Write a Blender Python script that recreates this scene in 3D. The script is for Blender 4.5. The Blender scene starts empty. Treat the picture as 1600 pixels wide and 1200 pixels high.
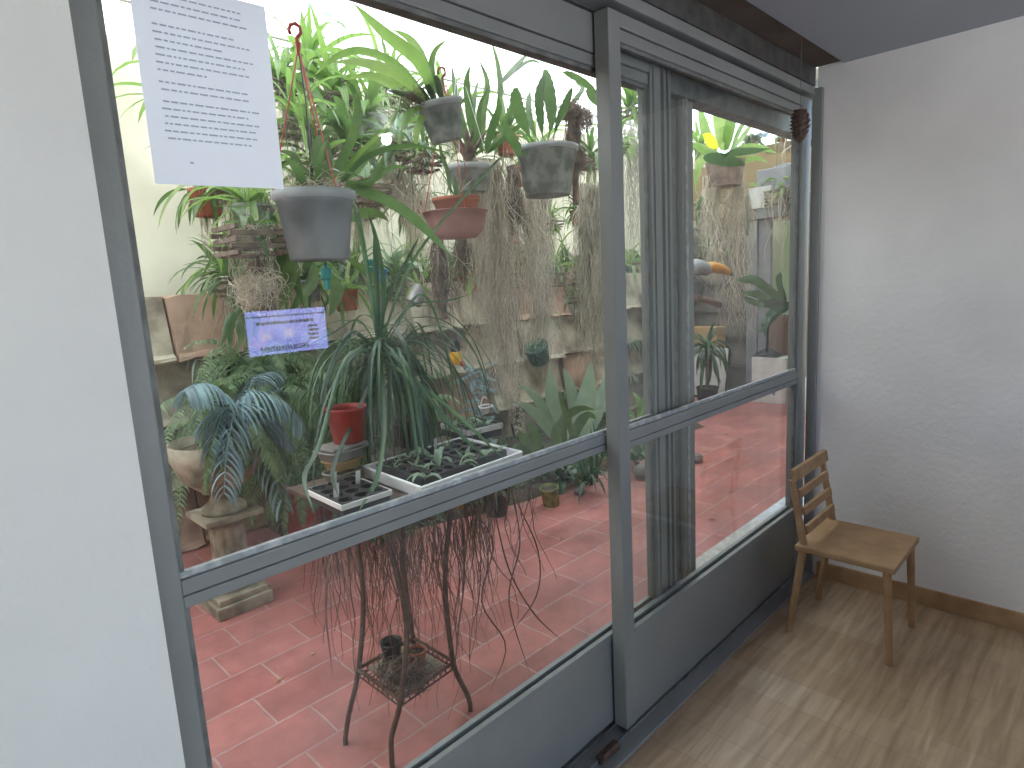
import bpy, math, random
from mathutils import Vector, Matrix
V = Vector
SC = bpy.context.scene
COL = SC.collection
rad = math.radians

# ---------------------------------------------------------------- camera
F = 977.0
yaw, pit, rol = rad(45.0), rad(9.1), rad(-3.09)
CAM = V((0, 0, 1.45))
FW = V((math.sin(yaw)*math.cos(pit), math.cos(yaw)*math.cos(pit), -math.sin(pit)))
_r0 = V((math.cos(yaw), -math.sin(yaw), 0)); _u0 = _r0.cross(FW)
RI = math.cos(rol)*_r0 + math.sin(rol)*_u0
UP = -math.sin(rol)*_r0 + math.cos(rol)*_u0
cd = bpy.data.cameras.new('camera'); cam = bpy.data.objects.new('camera', cd); COL.objects.link(cam)
cd.sensor_width = 36; cd.lens = F/1600*36; cd.clip_end = 400; cd.clip_start = 0.02
M = Matrix((RI, UP, -FW)).transposed().to_4x4(); M.translation = CAM
cam.matrix_world = M
SC.camera = cam

# ---------------------------------------------------------------- world, sun, exposure
SUN_EL, SUN_ROT = rad(62), rad(25)
W = bpy.data.worlds.new('World'); SC.world = W; W.use_nodes = True
nt = W.node_tree
sky = nt.nodes.new('ShaderNodeTexSky'); sky.sky_type = 'NISHITA'; sky.sun_disc = False
sky.sun_elevation = SUN_EL; sky.sun_rotation = SUN_ROT
bg = nt.nodes['Background']; bg.inputs[1].default_value = 0.15
nt.links.new(sky.outputs[0], bg.inputs[0])
sd = bpy.data.lights.new('sun', 'SUN'); sd.energy = 5; sd.angle = rad(0.5); sd.color = (1, .97, .92)
so = bpy.data.objects.new('sun', sd); COL.objects.link(so)
sdir = V((math.sin(SUN_ROT)*math.cos(SUN_EL), math.cos(SUN_ROT)*math.cos(SUN_EL), math.sin(SUN_EL)))
so.rotation_euler = sdir.to_track_quat('Z', 'Y').to_euler()
SC.view_settings.view_transform = 'Standard'; SC.view_settings.look = 'None'
SC.view_settings.exposure = 2.75; SC.view_settings.gamma = 1
SC.cycles.max_bounces = 10; SC.cycles.diffuse_bounces = 5; SC.cycles.glossy_bounces = 4
SC.cycles.transmission_bounces = 6; SC.cycles.transparent_max_bounces = 24
SC.cycles.caustics_reflective = False; SC.cycles.caustics_refractive = False
SC.cycles.sample_clamp_indirect = 8
SC.cycles.use_denoising = True

# ---------------------------------------------------------------- pixel helpers (photograph pixel -> point at true depth)
def ray(x, y): return FW + RI*((x-800)/F) - UP*((y-600)/F)
def at(x, y, Y): d = ray(x, y); return CAM + d*((Y-CAM.y)/d.y)
def atz(x, y, Z): d = ray(x, y); return CAM + d*((Z-CAM.z)/d.z)
def atx(x, y, X): d = ray(x, y); return CAM + d*((X-CAM.x)/d.x)
def mpp(P): return (P-CAM).dot(FW)/F

# ---------------------------------------------------------------- materials
def mat(name, col, rough=.6, col2=None, nscale=8, detail=4, lo=.35, hi=.65, bump=0, bscale=None, island=0,
        metal=0, transl=0, tcol=None, spec=.4, coords='Object'):
    m = bpy.data.materials.new(name); m.use_nodes = True
    n = m.node_tree.nodes; l = m.node_tree.links
    b = n['Principled BSDF']; out = n['Material Output']
    b.inputs['Roughness'].default_value = rough; b.inputs['Metallic'].default_value = metal
    b.inputs['Specular IOR Level'].default_value = spec
    c4 = lambda c: (c[0], c[1], c[2], 1)
    src = None
    tc = n.new('ShaderNodeTexCoord')
    if col2:
        nz = n.new('ShaderNodeTexNoise'); nz.inputs['Scale'].default_value = nscale; nz.inputs['Detail'].default_value = detail
        l.new(tc.outputs[coords], nz.inputs['Vector'])
        cr = n.new('ShaderNodeValToRGB'); cr.color_ramp.elements[0].position = lo; cr.color_ramp.elements[1].position = hi
        cr.color_ramp.elements[0].color = c4(col); cr.color_ramp.elements[1].color = c4(col2)
        l.new(nz.outputs['Fac'], cr.inputs[0]); src = cr.outputs[0]
    else:
        rg = n.new('ShaderNodeRGB'); rg.outputs[0].default_value = c4(col); src = rg.outputs[0]
    if island:
        g = n.new('ShaderNodeNewGeometry'); hs = n.new('ShaderNodeHueSaturation')
        mr = n.new('ShaderNodeMapRange'); mr.inputs['To Min'].default_value = 1-island; mr.inputs['To Max'].default_value = 1+island
        l.new(g.outputs['Random Per Island'], mr.inputs[0]); l.new(mr.outputs[0], hs.inputs['Value'])
        mh = n.new('ShaderNodeMapRange'); mh.inputs['To Min'].default_value = .5+island*.07; mh.inputs['To Max'].default_value = .5-island*.07
        l.new(g.outputs['Random Per Island'], mh.inputs[0]); l.new(mh.outputs[0], hs.inputs['Hue'])
        l.new(src, hs.inputs['Color']); src = hs.outputs[0]
    l.new(src, b.inputs['Base Color'])
    if bump:
        nb = n.new('ShaderNodeTexNoise'); nb.inputs['Scale'].default_value = bscale or nscale*3; nb.inputs['Detail'].default_value = 5
        l.new(tc.outputs[coords], nb.inputs['Vector'])
        bp = n.new('ShaderNodeBump'); bp.inputs['Strength'].default_value = bump; bp.inputs['Distance'].default_value = .01
        l.new(nb.outputs['Fac'], bp.inputs['Height']); l.new(bp.outputs[0], b.inputs['Normal'])
    if transl:
        t = n.new('ShaderNodeBsdfTranslucent'); mx = n.new('ShaderNodeMixShader'); mx.inputs[0].default_value = transl
        if tcol: t.inputs[0].default_value = c4(tcol)
        else: l.new(src, t.inputs[0])
        l.new(b.outputs[0], mx.inputs[1]); l.new(t.outputs[0], mx.inputs[2]); l.new(mx.outputs[0], out.inputs[0])
    return m

def emit(name, col, s):
    m = bpy.data.materials.new(name); m.use_nodes = True; n = m.node_tree.nodes
    n.remove(n['Principled BSDF']); e = n.new('ShaderNodeEmission')
    e.inputs[0].default_value = (*col, 1); e.inputs[1].default_value = s
    m.node_tree.links.new(e.outputs[0], n['Material Output'].inputs[0]); return m

def glass_mat():
    m = bpy.data.materials.new('window_glass'); m.use_nodes = True; n = m.node_tree.nodes; l = m.node_tree.links
    n.remove(n['Principled BSDF'])
    tr = n.new('ShaderNodeBsdfTransparent'); tr.inputs[0].default_value = (.965, .985, .975, 1)
    gl = n.new('ShaderNodeBsdfGlossy'); gl.inputs['Roughness'].default_value = 0.0
    fr = n.new('ShaderNodeFresnel')
    gm = n.new('ShaderNodeNewGeometry'); mi = n.new('ShaderNodeMapRange')   # same index on both faces of the pane
    mi.inputs['To Min'].default_value = 1.42; mi.inputs['To Max'].default_value = 1/1.42
    l.new(gm.outputs['Backfacing'], mi.inputs[0]); l.new(mi.outputs[0], fr.inputs[0])
    df = n.new('ShaderNodeBsdfDiffuse'); df.inputs[0].default_value = (.7, .7, .66, 1)
    mx = n.new('ShaderNodeMixShader'); md = n.new('ShaderNodeMixShader')
    l.new(fr.outputs[0], mx.inputs[0]); l.new(tr.outputs[0], mx.inputs[1]); l.new(gl.outputs[0], mx.inputs[2])
    tc = n.new('ShaderNodeTexCoord'); nz = n.new('ShaderNodeTexNoise'); nz.inputs['Scale'].default_value = 5; nz.inputs['Detail'].default_value = 8
    mr = n.new('ShaderNodeMapRange'); mr.inputs['From Min'].default_value = .4; mr.inputs['From Max'].default_value = .8
    mr.inputs['To Min'].default_value = 0.004; mr.inputs['To Max'].default_value = .055
    mg = n.new('ShaderNodeMapping'); mg.inputs['Scale'].default_value = (2.2, 1, .55)
    l.new(tc.outputs['Object'], mg.inputs[0]); l.new(mg.outputs[0], nz.inputs['Vector']); l.new(nz.outputs['Fac'], mr.inputs[0]); l.new(mr.outputs[0], md.inputs[0])
    l.new(mx.outputs[0], md.inputs[1]); l.new(df.outputs[0], md.inputs[2]); l.new(md.outputs[0], n['Material Output'].inputs[0])
    return m

def tile_mat():
    m = mat('terracotta_tiles', (.3, .1, .09), .42); n = m.node_tree.nodes; l = m.node_tree.links
    b = n['Principled BSDF']; tc = n.new('ShaderNodeTexCoord')
    mp = n.new('ShaderNodeMapping'); mp.inputs['Location'].default_value = (-.243+.02, .0, 0)
    nz0 = n.new('ShaderNodeTexNoise'); nz0.inputs['Scale'].default_value = 6; nz0.inputs['Detail'].default_value = 3
    va = n.new('ShaderNodeVectorMath'); va.operation = 'MULTIPLY_ADD'
    va.inputs[1].default_value = (.014, .014, 0)
    l.new(tc.outputs['Object'], mp.inputs[0]); l.new(tc.outputs['Object'], nz0.inputs['Vector'])
    l.new(nz0.outputs['Color'], va.inputs[0]); l.new(mp.outputs[0], va.inputs[2])
    br = n.new('ShaderNodeTexBrick'); br.inputs['Scale'].default_value = 1
    br.inputs['Brick Width'].default_value = .333; br.inputs['Row Height'].default_value = .2
    br.inputs['Mortar Size'].default_value = .006; br.inputs['Mortar Smooth'].default_value = .6
    br.inputs['Color1'].default_value = (.46, .18, .155, 1); br.inputs['Color2'].default_value = (.35, .125, .11, 1)
    br.inputs['Mortar'].default_value = (.43, .285, .255, 1); br.offset = .36
    l.new(va.outputs[0], br.inputs['Vector'])
    nz = n.new('ShaderNodeTexNoise'); nz.inputs['Scale'].default_value = 3.2; nz.inputs['Detail'].default_value = 9; nz.inputs['Roughness'].default_value = .7
    l.new(tc.outputs['Object'], nz.inputs['Vector'])
    cr = n.new('ShaderNodeValToRGB'); e = cr.color_ramp.elements
    e[0].position = .32; e[0].color = (.58, .55, .57, 1); e[1].position = .66; e[1].color = (1.15, 1.12, 1.15, 1)
    l.new(nz.outputs['Fac'], cr.inputs[0])
    mx = n.new('ShaderNodeMix'); mx.data_type = 'RGBA'; mx.blend_type = 'MULTIPLY'; mx.inputs[0].default_value = 1
    l.new(br.outputs['Color'], mx.inputs[6]); l.new(cr.outputs[0], mx.inputs[7])
    # pale lime bloom left by water
    nz2 = n.new('ShaderNodeTexNoise'); nz2.inputs['Scale'].default_value = 1.7; nz2.inputs['Detail'].default_value = 7
    l.new(tc.outputs['Object'], nz2.inputs['Vector'])
    m2 = n.new('ShaderNodeMapRange'); m2.inputs['From Min'].default_value = .48; m2.inputs['From Max'].default_value = .75; m2.inputs['To Max'].default_value = .28
    l.new(nz2.outputs['Fac'], m2.inputs[0])
    mb_ = n.new('ShaderNodeMix'); mb_.data_type = 'RGBA'
    l.new(m2.outputs[0], mb_.inputs[0]); l.new(mx.outputs[2], mb_.inputs[6]); mb_.inputs[7].default_value = (.42, .26, .27, 1)
    l.new(mb_.outputs[2], b.inputs['Base Color'])
    mrr = n.new('ShaderNodeMapRange'); mrr.inputs['To Min'].default_value = .25; mrr.inputs['To Max'].default_value = .6
    l.new(nz.outputs['Fac'], mrr.inputs[0]); l.new(mrr.outputs[0], b.inputs['Roughness'])
    bp = n.new('ShaderNodeBump'); bp.inputs['Strength'].default_value = .35; bp.inputs['Distance'].default_value = .004; bp.invert = True
    l.new(br.outputs['Fac'], bp.inputs['Height']); l.new(bp.outputs[0], b.inputs['Normal'])
    return m

def wood_floor_mat():
    m = mat('laminate_floor', (.3, .22, .16), .45); n = m.node_tree.nodes; l = m.node_tree.links
    b = n['Principled BSDF']; tc = n.new('ShaderNodeTexCoord')
    mp = n.new('ShaderNodeMapping'); mp.inputs['Rotation'].default_value = (0, 0, rad(90)); l.new(tc.outputs['Object'], mp.inputs[0])
    br = n.new('ShaderNodeTexBrick'); br.inputs['Scale'].default_value = 1; br.inputs['Brick Width'].default_value = 1.2; br.inputs['Row Height'].default_value = .14
    br.inputs['Mortar Size'].default_value = .0012
    br.inputs['Color1'].default_value = (.42, .305, .19, 1); br.inputs['Color2'].default_value = (.48, .37, .25, 1); br.inputs['Mortar'].default_value = (.32, .24, .17, 1)
    l.new(mp.outputs[0], br.inputs['Vector'])
    m2 = n.new('ShaderNodeMapping'); m2.inputs['Scale'].default_value = (1.3, 16, 1); m2.inputs['Rotation'].default_value = (0, 0, rad(90)); l.new(tc.outputs['Object'], m2.inputs[0])
    nz = n.new('ShaderNodeTexNoise'); nz.inputs['Scale'].default_value = 2.2; nz.inputs['Detail'].default_value = 6; nz.inputs['Distortion'].default_value = .6
    l.new(m2.outputs[0], nz.inputs['Vector'])
    cr = n.new('ShaderNodeValToRGB'); e = cr.color_ramp.elements; e[0].position = .3; e[0].color = (.66, .62, .58, 1); e[1].position = .68; e[1].color = (1.14, 1.14, 1.13, 1)
    l.new(nz.outputs['Fac'], cr.inputs[0])
    mx = n.new('ShaderNodeMix'); mx.data_type = 'RGBA'; mx.blend_type = 'MULTIPLY'; mx.inputs[0].default_value = 1
    l.new(br.outputs['Color'], mx.inputs[6]); l.new(cr.outputs[0], mx.inputs[7]); l.new(mx.outputs[2], b.inputs['Base Color'])
    return m

MT = dict(
    glass=glass_mat(), tile=tile_mat(), wood=wood_floor_mat(),
    frame=mat('grey_green_paint', (.20, .21, .202), .4, (.24, .25, .242), 4, 9, .3, .7, bump=.12, bscale=60),
    frame_d=mat('shaded_grey_paint', (.11, .115, .108), .6, (.19, .198, .188), 22, 6, bump=.2, bscale=60),  # frame paint darkened to stand for shade on the lintel and in recesses
    frame_k=mat('dark_track_metal', (.045, .043, .04), .65, (.09, .085, .08), 16, 7),
    bead=mat('worn_bead_highlight', (.3, .32, .32), .5, (.55, .56, .55), 45, 6, .45, .75, bump=.3, bscale=90),  # worn bead, lightened to draw the highlight line along the rail
    white_wall=mat('white_plaster', (.84, .83, .80), .85, (.72, .71, .68), 2.2, 10, .3, .75, bump=.25, bscale=45),
    ceil=mat('brown_ceiling', (.11, .085, .065), .8, (.16, .125, .1), 5, 6),
    ceil2=mat('pale_strip', (.34, .38, .42), .5),
    room_grey=mat('grey_room_wall', (.34, .33, .31), .85, (.42, .41, .39), 2, 8),
    cream=mat('cream_wall', (.72, .69, .56), .9, (.5, .47, .36), 1.6, 8, .4, .75, bump=.2, bscale=30),
    slab=mat('weathered_concrete', (.13, .11, .08), .92, (.42, .385, .30), 4.5, 10, .33, .6, bump=.8, bscale=22, island=.25),
    slab_red=mat('reddish_concrete', (.17, .10, .07), .92, (.36, .25, .18), 5, 9, bump=.5, bscale=26),
    slab_dark=mat('grey_concrete', (.10, .09, .08), .9, (.23, .21, .19), 4, 8, bump=.4, bscale=26, island=.15),
    roof=mat('translucent_roofing', (.8, .8, .78), .6, transl=.8, tcol=(.50, .503, .498)),
    wire=mat('dark_wire', (.12, .1, .1), .6),
    soil=mat('soil', (.035, .026, .02), 1, (.1, .075, .05), 40, 6, bump=.8, bscale=90),
    bark=mat('bark_chips', (.1, .065, .04), 1, (.24, .17, .11), 50, 6, bump=.9, bscale=90),
    lime=mat('lime_leaf', (.11, .21, .05), .35, (.22, .34, .10), 14, island=.42, transl=.42, tcol=(.27, .45, .11)),
    mid=mat('green_leaf', (.045, .095, .035), .33, (.11, .18, .07), 14, island=.45, transl=.3, tcol=(.15, .29, .075)),
    dark=mat('dark_leaf', (.022, .06, .03), .28, (.05, .11, .055), 12, island=.4, transl=.22, tcol=(.1, .24, .06)),
    pale=mat('glaucous_leaf', (.2, .29, .22), .45, (.3, .4, .3), 9, island=.2, transl=.35, tcol=(.35, .5, .3)),
    blue=mat('blue_grey_leaf', (.14, .23, .26), .45, (.22, .33, .36), 9, island=.25, transl=.2),
    grass=mat('long_dark_leaf', (.028, .07, .04), .33, (.07, .14, .08), 9, island=.5, transl=.2, tcol=(.1, .22, .07)),
    dry=mat('dry_leaf', (.09, .04, .03), .7, (.16, .09, .06), 8, island=.35),
    fern=mat('fern_frond', (.10, .17, .09), .5, (.19, .28, .15), 6, island=.4, transl=.35, tcol=(.22, .36, .14)),
    yellow=mat('yellow_leaf', (.65, .6, .03), .5, transl=.5, tcol=(.9, .85, .05)),
    root=mat('pale_roots', (.42, .37, .29), .85, (.62, .56, .46), 12, island=.3),
    moss=mat('grey_root_mat', (.34, .32, .26), .95, (.5, .47, .39), 12, island=.35),
    droot=mat('dark_roots', (.11, .08, .065), .9, (.24, .18, .14), 14, island=.3),
    plast=mat('frosted_plastic_pot', (.46, .50, .53), .5, (.17, .20, .22), 7, 9, .42, .6, transl=.5, tcol=(.72, .76, .79)),
    plast_g=mat('algae_stained_pot', (.36, .39, .38), .55, (.13, .17, .14), 16, 8, .42, .58, transl=.25, tcol=(.6, .65, .6)),
    rimp=mat('lit_pot_rim', (.6, .64, .68), .5, (.45, .48, .5), 20, 6, transl=.45, tcol=(.85, .88, .9)),  # paler colour stands in for light shining through the rim
    pink=mat('pink_plastic_bowl', (.42, .22, .2), .5, (.33, .16, .14), 10, transl=.3),
    terra=mat('terracotta_pot', (.4, .13, .07), .75, (.3, .1, .06), 12, bump=.1),
    redpl=mat('red_plastic', (.34, .04, .032), .4, (.24, .035, .028), 10, transl=.1),
    redwire=mat('red_plastic_hanger', (.45, .06, .04), .45),
    black=mat('black_plastic', (.018, .018, .022), .4, spec=.5),
    white=mat('white_plastic', (.72, .72, .72), .5, (.6, .6, .58), 14),
    foam=mat('white_foam', (.75, .76, .78), .8, bump=.1, bscale=150),
    clear=mat('cloudy_container', (.42, .41, .38), .35, (.3, .29, .26), 14, transl=.4),
    stone=mat('cast_stone', (.14, .12, .085), .9, (.36, .32, .24), 9, 8, bump=.45, bscale=45),
    iron=mat('rusty_iron', (.06, .038, .03), .6, (.12, .07, .05), 45, bump=.25, bscale=120),
    slat=mat('weathered_slats', (.13, .105, .085), .9, (.25, .2, .16), 20, bump=.3),
    teal=mat('teal_plastic', (.01, .22, .2), .45), bluep=mat('blue_plastic', (.03, .2, .4), .45),
    tan=mat('tan_wood', (.33, .2, .1), .6, (.42, .27, .14), 14, bump=.1),
    paper=mat('white_paper', (.72, .77, .88), .8, transl=.35, tcol=(.8, .84, .93)), ink=mat('grey_ink', (.4, .43, .52), .8),
    orange=mat('orange_beak', (.50, .19, .03), .4, (.46, .28, .04), 12), yel=mat('yellow_breast', (.75, .42, .02), .5),
    bblack=mat('glossy_black_paint', (.015, .015, .018), .3), redp=mat('red_paint', (.5, .04, .02), .5),
    gunmetal=mat('grey_wire_metal', (.08, .08, .085), .5, metal=.5), bird_w=mat('grey_white_paint', (.2, .22, .23), .5),
    can=mat('tin_can', (.5, .5, .52), .4, (.3, .3, .32), 14, metal=.5),
    door=mat('grey_steel_frame', (.22, .225, .25), .5, (.28, .285, .3), 8), lpanel=mat('pale_green_panel', (.55, .68, .42), .7),
    obrown=mat('olive_brown_panel', (.22, .16, .08), .8, (.27, .2, .1), 4), box_b=mat('brown_cardboard', (.17, .10, .07), .85), box_y=mat('tan_cardboard', (.5, .34, .17), .85),
    screen=emit('monitor_glow', (.34, .38, 1.0), 2.0), screen_d=emit('monitor_dim', (.08, .08, .5), .35), screen_w=emit('monitor_pale', (.6, .55, .95), 2.0),
    bulb=emit('lamp_glow', (1, .97, .95), 60), counter=mat('counter_top', (.3, .28, .26), .5),
    earth=mat('outer_ground', (.16, .14, .1), .95, (.22, .2, .15), 1.5), grassg=mat('lawn', (.05, .09, .03), .95, (.08, .12, .05), 3),
    ledge=mat('chalky_sill', (.6, .6, .57), .85, (.42, .42, .4), 30, bump=.3),
)

# ---------------------------------------------------------------- mesh builder
class MB:
    def __init__(s): s.v = []; s.f = []
    def add(s, vs, fs):
        o = len(s.v); s.v += [tuple(p) for p in vs]; s.f += [tuple(i+o for i in f) for f in fs]
    def box(s, x0, x1, y0, y1, z0, z1):
        s.add([(x, y, z) for z in (z0, z1) for y in (y0, y1) for x in (x0, x1)],
              [(0, 2, 3, 1), (4, 5, 7, 6), (0, 1, 5, 4), (2, 6, 7, 3), (0, 4, 6, 2), (1, 3, 7, 5)])
    def obox(s, c, ax, ay, az):      # half-axis vectors
        c = V(c); ax = V(ax); ay = V(ay); az = V(az)
        s.add([c+ax*i+ay*j+az*k for k in (-1, 1) for j in (-1, 1) for i in (-1, 1)],
              [(0, 2, 3, 1), (4, 5, 7, 6), (0, 1, 5, 4), (2, 6, 7, 3), (0, 4, 6, 2), (1, 3, 7, 5)])
    def tube(s, pts, r, n=6, cap=True):
        pts = [V(p) for p in pts]; N = len(pts)
        if N < 2: return
        rs = r if isinstance(r, (list, tuple)) else [r]*N
        vs = []; u = None
        for i, p in enumerate(pts):
            d = (pts[min(i+1, N-1)]-pts[max(i-1, 0)])
            if d.length < 1e-9: d = V((0, 0, 1))
            d.normalize()
            if u is None: u = d.cross(V((.3, .9, .2)) if abs(d.z) > .8 else V((0, 0, 1))).normalized()
            u = (u-d*u.dot(d)); u = u.normalized() if u.length > 1e-6 else d.orthogonal().normalized()
            w = d.cross(u)
            for k in range(n):
                a = 2*math.pi*k/n; vs.append(p+(u*math.cos(a)+w*math.sin(a))*rs[i])
        fs = [(i*n+k, i*n+(k+1) % n, (i+1)*n+(k+1) % n, (i+1)*n+k) for i in range(N-1) for k in range(n)]
        if cap: fs += [tuple(range(n-1, -1, -1)), tuple(range((N-1)*n, N*n))]
        s.add(vs, fs)
    def lathe(s, prof, c, n=28, axis=None, sx=1, sy=1):
        c = V(c); q = V((0, 0, 1)).rotation_difference(V(axis).normalized()) if axis is not None else None
        vs = []
        for (r, z) in prof:
            for k in range(n):
                a = 2*math.pi*k/n; p = V((r*math.cos(a)*sx, r*math.sin(a)*sy, z))
                if q: p = q @ p
                vs.append(c+p)
        N = len(prof)
        s.add(vs, [(i*n+k, i*n+(k+1) % n, (i+1)*n+(k+1) % n, (i+1)*n+k) for i in range(N-1) for k in range(n)])
    def disc(s, c, r, axis=(0, 0, 1), n=24, bumpy=0, rng=None):
        q = V((0, 0, 1)).rotation_difference(V(axis).normalized()); c = V(c)
        vs = [c+q @ V((0, 0, bumpy))]
        for rr in (.5, 1):
            for k in range(n):
                a = 2*math.pi*k/n; h = (rng.random()*bumpy if rng else bumpy*(1-rr))
                vs.append(c+q @ V((r*rr*math.cos(a), r*rr*math.sin(a), h if rr < 1 else 0)))
        fs = [(0, 1+k, 1+(k+1) % n) for k in range(n)] + [(1+k, 1+n+k, 1+n+(k+1) % n, 1+(k+1) % n) for k in range(n)]
        s.add(vs, fs)
    def build(s, name, m, parent=None, smooth=False):
        off = WL.get(parent, V((0, 0, 0))) if parent else V((0, 0, 0))
        me = bpy.data.meshes.new(name); me.from_pydata([(a-off.x, b-off.y, c-off.z) for a, b, c in s.v], [], s.f)
        me.materials.append(MT[m] if isinstance(m, str) else m)
        if smooth: me.polygons.foreach_set('use_smooth', [True]*len(me.polygons))
        o = bpy.data.objects.new(name, me); COL.objects.link(o)
        if parent: o.parent = parent
        WL[o] = off
        return o
WL = {}
def thing(name, label, cat, loc=(0, 0, 0), group=None):
    o = bpy.data.objects.new(name, None); COL.objects.link(o); o.location = loc
    o['label'] = label; o['category'] = cat
    if group: o['group'] = group
    WL[o] = V(loc); o.empty_display_size = .05
    return o
def tag(o, label, cat, group=None):
    o['label'] = label; o['category'] = cat
    if group: o['group'] = group
    return o
def struct(name, m, mb, kind='structure'):
    o = mb.build(name, m); o['kind'] = kind; return o
def bevel(o, w=.003, seg=2):
    b = o.modifiers.new('bevel', 'BEVEL'); b.width = w; b.segments = seg; b.limit_method = 'ANGLE'; b.angle_limit = rad(40); return o

# ---------------------------------------------------------------- vegetation builders
def shp(kind, t):
    if kind == 'strap': return min(1, .45+t*4)*(1 if t < .65 else max(0.02, 1-((t-.65)/.35)**1.8))
    if kind == 'lance': return max(.03, math.sin(math.pi*min(1, t**.75*.97+.04))**.8)
    if kind == 'paddle': return .14 if t < .22 else max(.05, .14+.86*math.sin(math.pi*min(1, (t-.22)/.78*.95+.03))**.6)
    if kind == 'thin': return max(.12, (1-t)**.5)
    return 1
def ribbon(mb, pts, W, kind, side_of, fold=.25, ser=0):
    n = len(pts)-1; vs = []
    for i, p in enumerate(pts):
        t = i/n; d = (pts[min(i+1, n)]-pts[max(i-1, 0)])
        d = d.normalized() if d.length > 1e-9 else V((0, 0, 1))
        sd_ = side_of(d, p); nn = sd_.cross(d)
        w = W*.5*shp(kind, t)
        if ser and i % 2: w *= 1-ser
        vs += [p-sd_*w+nn*w*fold, p, p+sd_*w+nn*w*fold]
    mb.add(vs, [f for i in range(n) for f in ((i*3, i*3+1, i*3+4, i*3+3), (i*3+1, i*3+2, i*3+5, i*3+4))])
def leaf(mb, P, d, L, W, droop=1.0, kind='strap', n=8, fold=.25, roll=0, ser=0, wig=0, rng=None):
    d = V(d).normalized(); p = V(P); pts = [p.copy()]
    for i in range(n):
        if rng and wig: d = d+V((rng.uniform(-wig, wig), rng.uniform(-wig, wig), rng.uniform(-wig, wig)))
        d = (d+V((0, 0, -droop/n*(1+i/n)))).normalized(); p = p+d*(L/n); pts.append(p.copy())
    def so_(dd, pp):
        s = dd.cross(V((0, 0, 1)))
        s = s.normalized() if s.length > .05 else dd.orthogonal().normalized()
        return Matrix.Rotation(roll, 3, dd) @ s
    ribbon(mb, pts, W, kind, so_, fold, ser)
def spline(ps, n):
    ps = [V(p) for p in ps]; out = []
    P = [ps[0]*2-ps[1]]+ps+[ps[-1]*2-ps[-2]]; m = len(ps)-1
    for i in range(n+1):
        u = i/n*m; k = min(int(u), m-1); t = u-k; a, b, c, d = P[k:k+4]
        out.append(.5*((2*b)+(c-a)*t+(2*a-5*b+4*c-d)*t*t+(3*b-a-3*c+d)*t*t*t))
    return out
def leafp(mb, px, Y0, Y1, W, kind='strap', n=12, fold=.25, roll=.3, ser=0):
    m = len(px)-1; ps = [at(x, y, Y0+(Y1-Y0)*i/m) for i, (x, y) in enumerate(px)]
    pts = spline(ps, n)
    def so_(dd, pp):
        s = dd.cross((pp-CAM).normalized()); s = s.normalized() if s.length > .05 else dd.orthogonal().normalized()
        return Matrix.Rotation(roll, 3, dd) @ s
    ribbon(mb, pts, W, kind, so_, fold, ser)
def rosette(mb, P, rng, n, L, W, el=(.5, 1.3), droop=1.2, kind='strap', fold=.3, az=(0, 6.283), jr=.01, ser=0, nseg=8):
    for i in range(n):
        a = az[0]+(az[1]-az[0])*(i+rng.random())/n; e = rng.uniform(*el)
        d = V((math.cos(a)*math.cos(e), math.sin(a)*math.cos(e), math.sin(e)))
        q = V(P)+V((rng.uniform(-jr, jr), rng.uniform(-jr, jr), 0))
        leaf(mb, q, d, L*rng.uniform(.55, 1.1), W*rng.uniform(.7, 1.15), droop*rng.uniform(.5, 1.3), kind, nseg, fold, rng.uniform(-.4, .4), ser, .04, rng)
def strands(mb, P, rng, n, L, R, spread=.08, jit=.18, r=.0014, seg=12, ns=3, out=0, pw=1.0, sy=1, fuzz=0, pull=.9):
    for i in range(n):
        a = rng.random()*6.283; q = math.sqrt(rng.random())*R
        p = V(P)+V((math.cos(a)*q, math.sin(a)*q*sy, rng.uniform(-.02, .02)))
        d = V((math.cos(a)*out+rng.uniform(-spread, spread), math.sin(a)*out+rng.uniform(-spread, spread), -1))
        ll = L*(.15+.85*rng.random()**pw); pts = [p.copy()]; sg = max(4, int(seg*ll/L)+2)
        for k in range(sg):
            d = d+V((rng.uniform(-jit, jit), rng.uniform(-jit, jit), -.1 if d.z > -.6 else 0)); d.x = d.x*.86-(p.x-P[0])*pull; d.y = d.y*.86-(p.y-P[1])*pull
            d.normalize(); p = p+d*(ll/sg); pts.append(p.copy())
        rr = r*rng.uniform(.6, 1.5)
        mb.tube(pts, [rr*(1-.6*k/sg) for k in range(sg+1)], ns, False)
        if fuzz:
            for k in range(1, sg, 1):
                if rng.random() < fuzz:
                    b = V((rng.uniform(-1, 1), rng.uniform(-1, 1), rng.uniform(-1.4, .2)))*.03
                    mb.tube([pts[k], pts[k]+b, pts[k]+b*1.6+V((0, 0, -.02))], [rr*.7, rr*.6, rr*.3], 3, False)
def clump(mb, P, rng, n, R, r=.0015, sz=1.0, L=.12):   # tangled ball of roots
    for i in range(n):
        d = V((rng.gauss(0, 1), rng.gauss(0, 1), rng.gauss(0, 1))).normalized()
        p = V(P)+V((d.x*R*.7, d.y*R*.7, d.z*R*.7*sz)); t = d.cross(V((rng.gauss(0, 1), rng.gauss(0, 1), rng.gauss(0, 1)))).normalized(); pts = [p.copy()]
        for k in range(7):
            t = (t+V((rng.uniform(-.5, .5), rng.uniform(-.5, .5), rng.uniform(-.6, .4)))-(p-V(P))*.9/R*.3).normalized(); p = p+t*L/7; pts.append(p.copy())
        mb.tube(pts, [r*(1-.5*k/7) for k in range(8)], 3, False)
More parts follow.
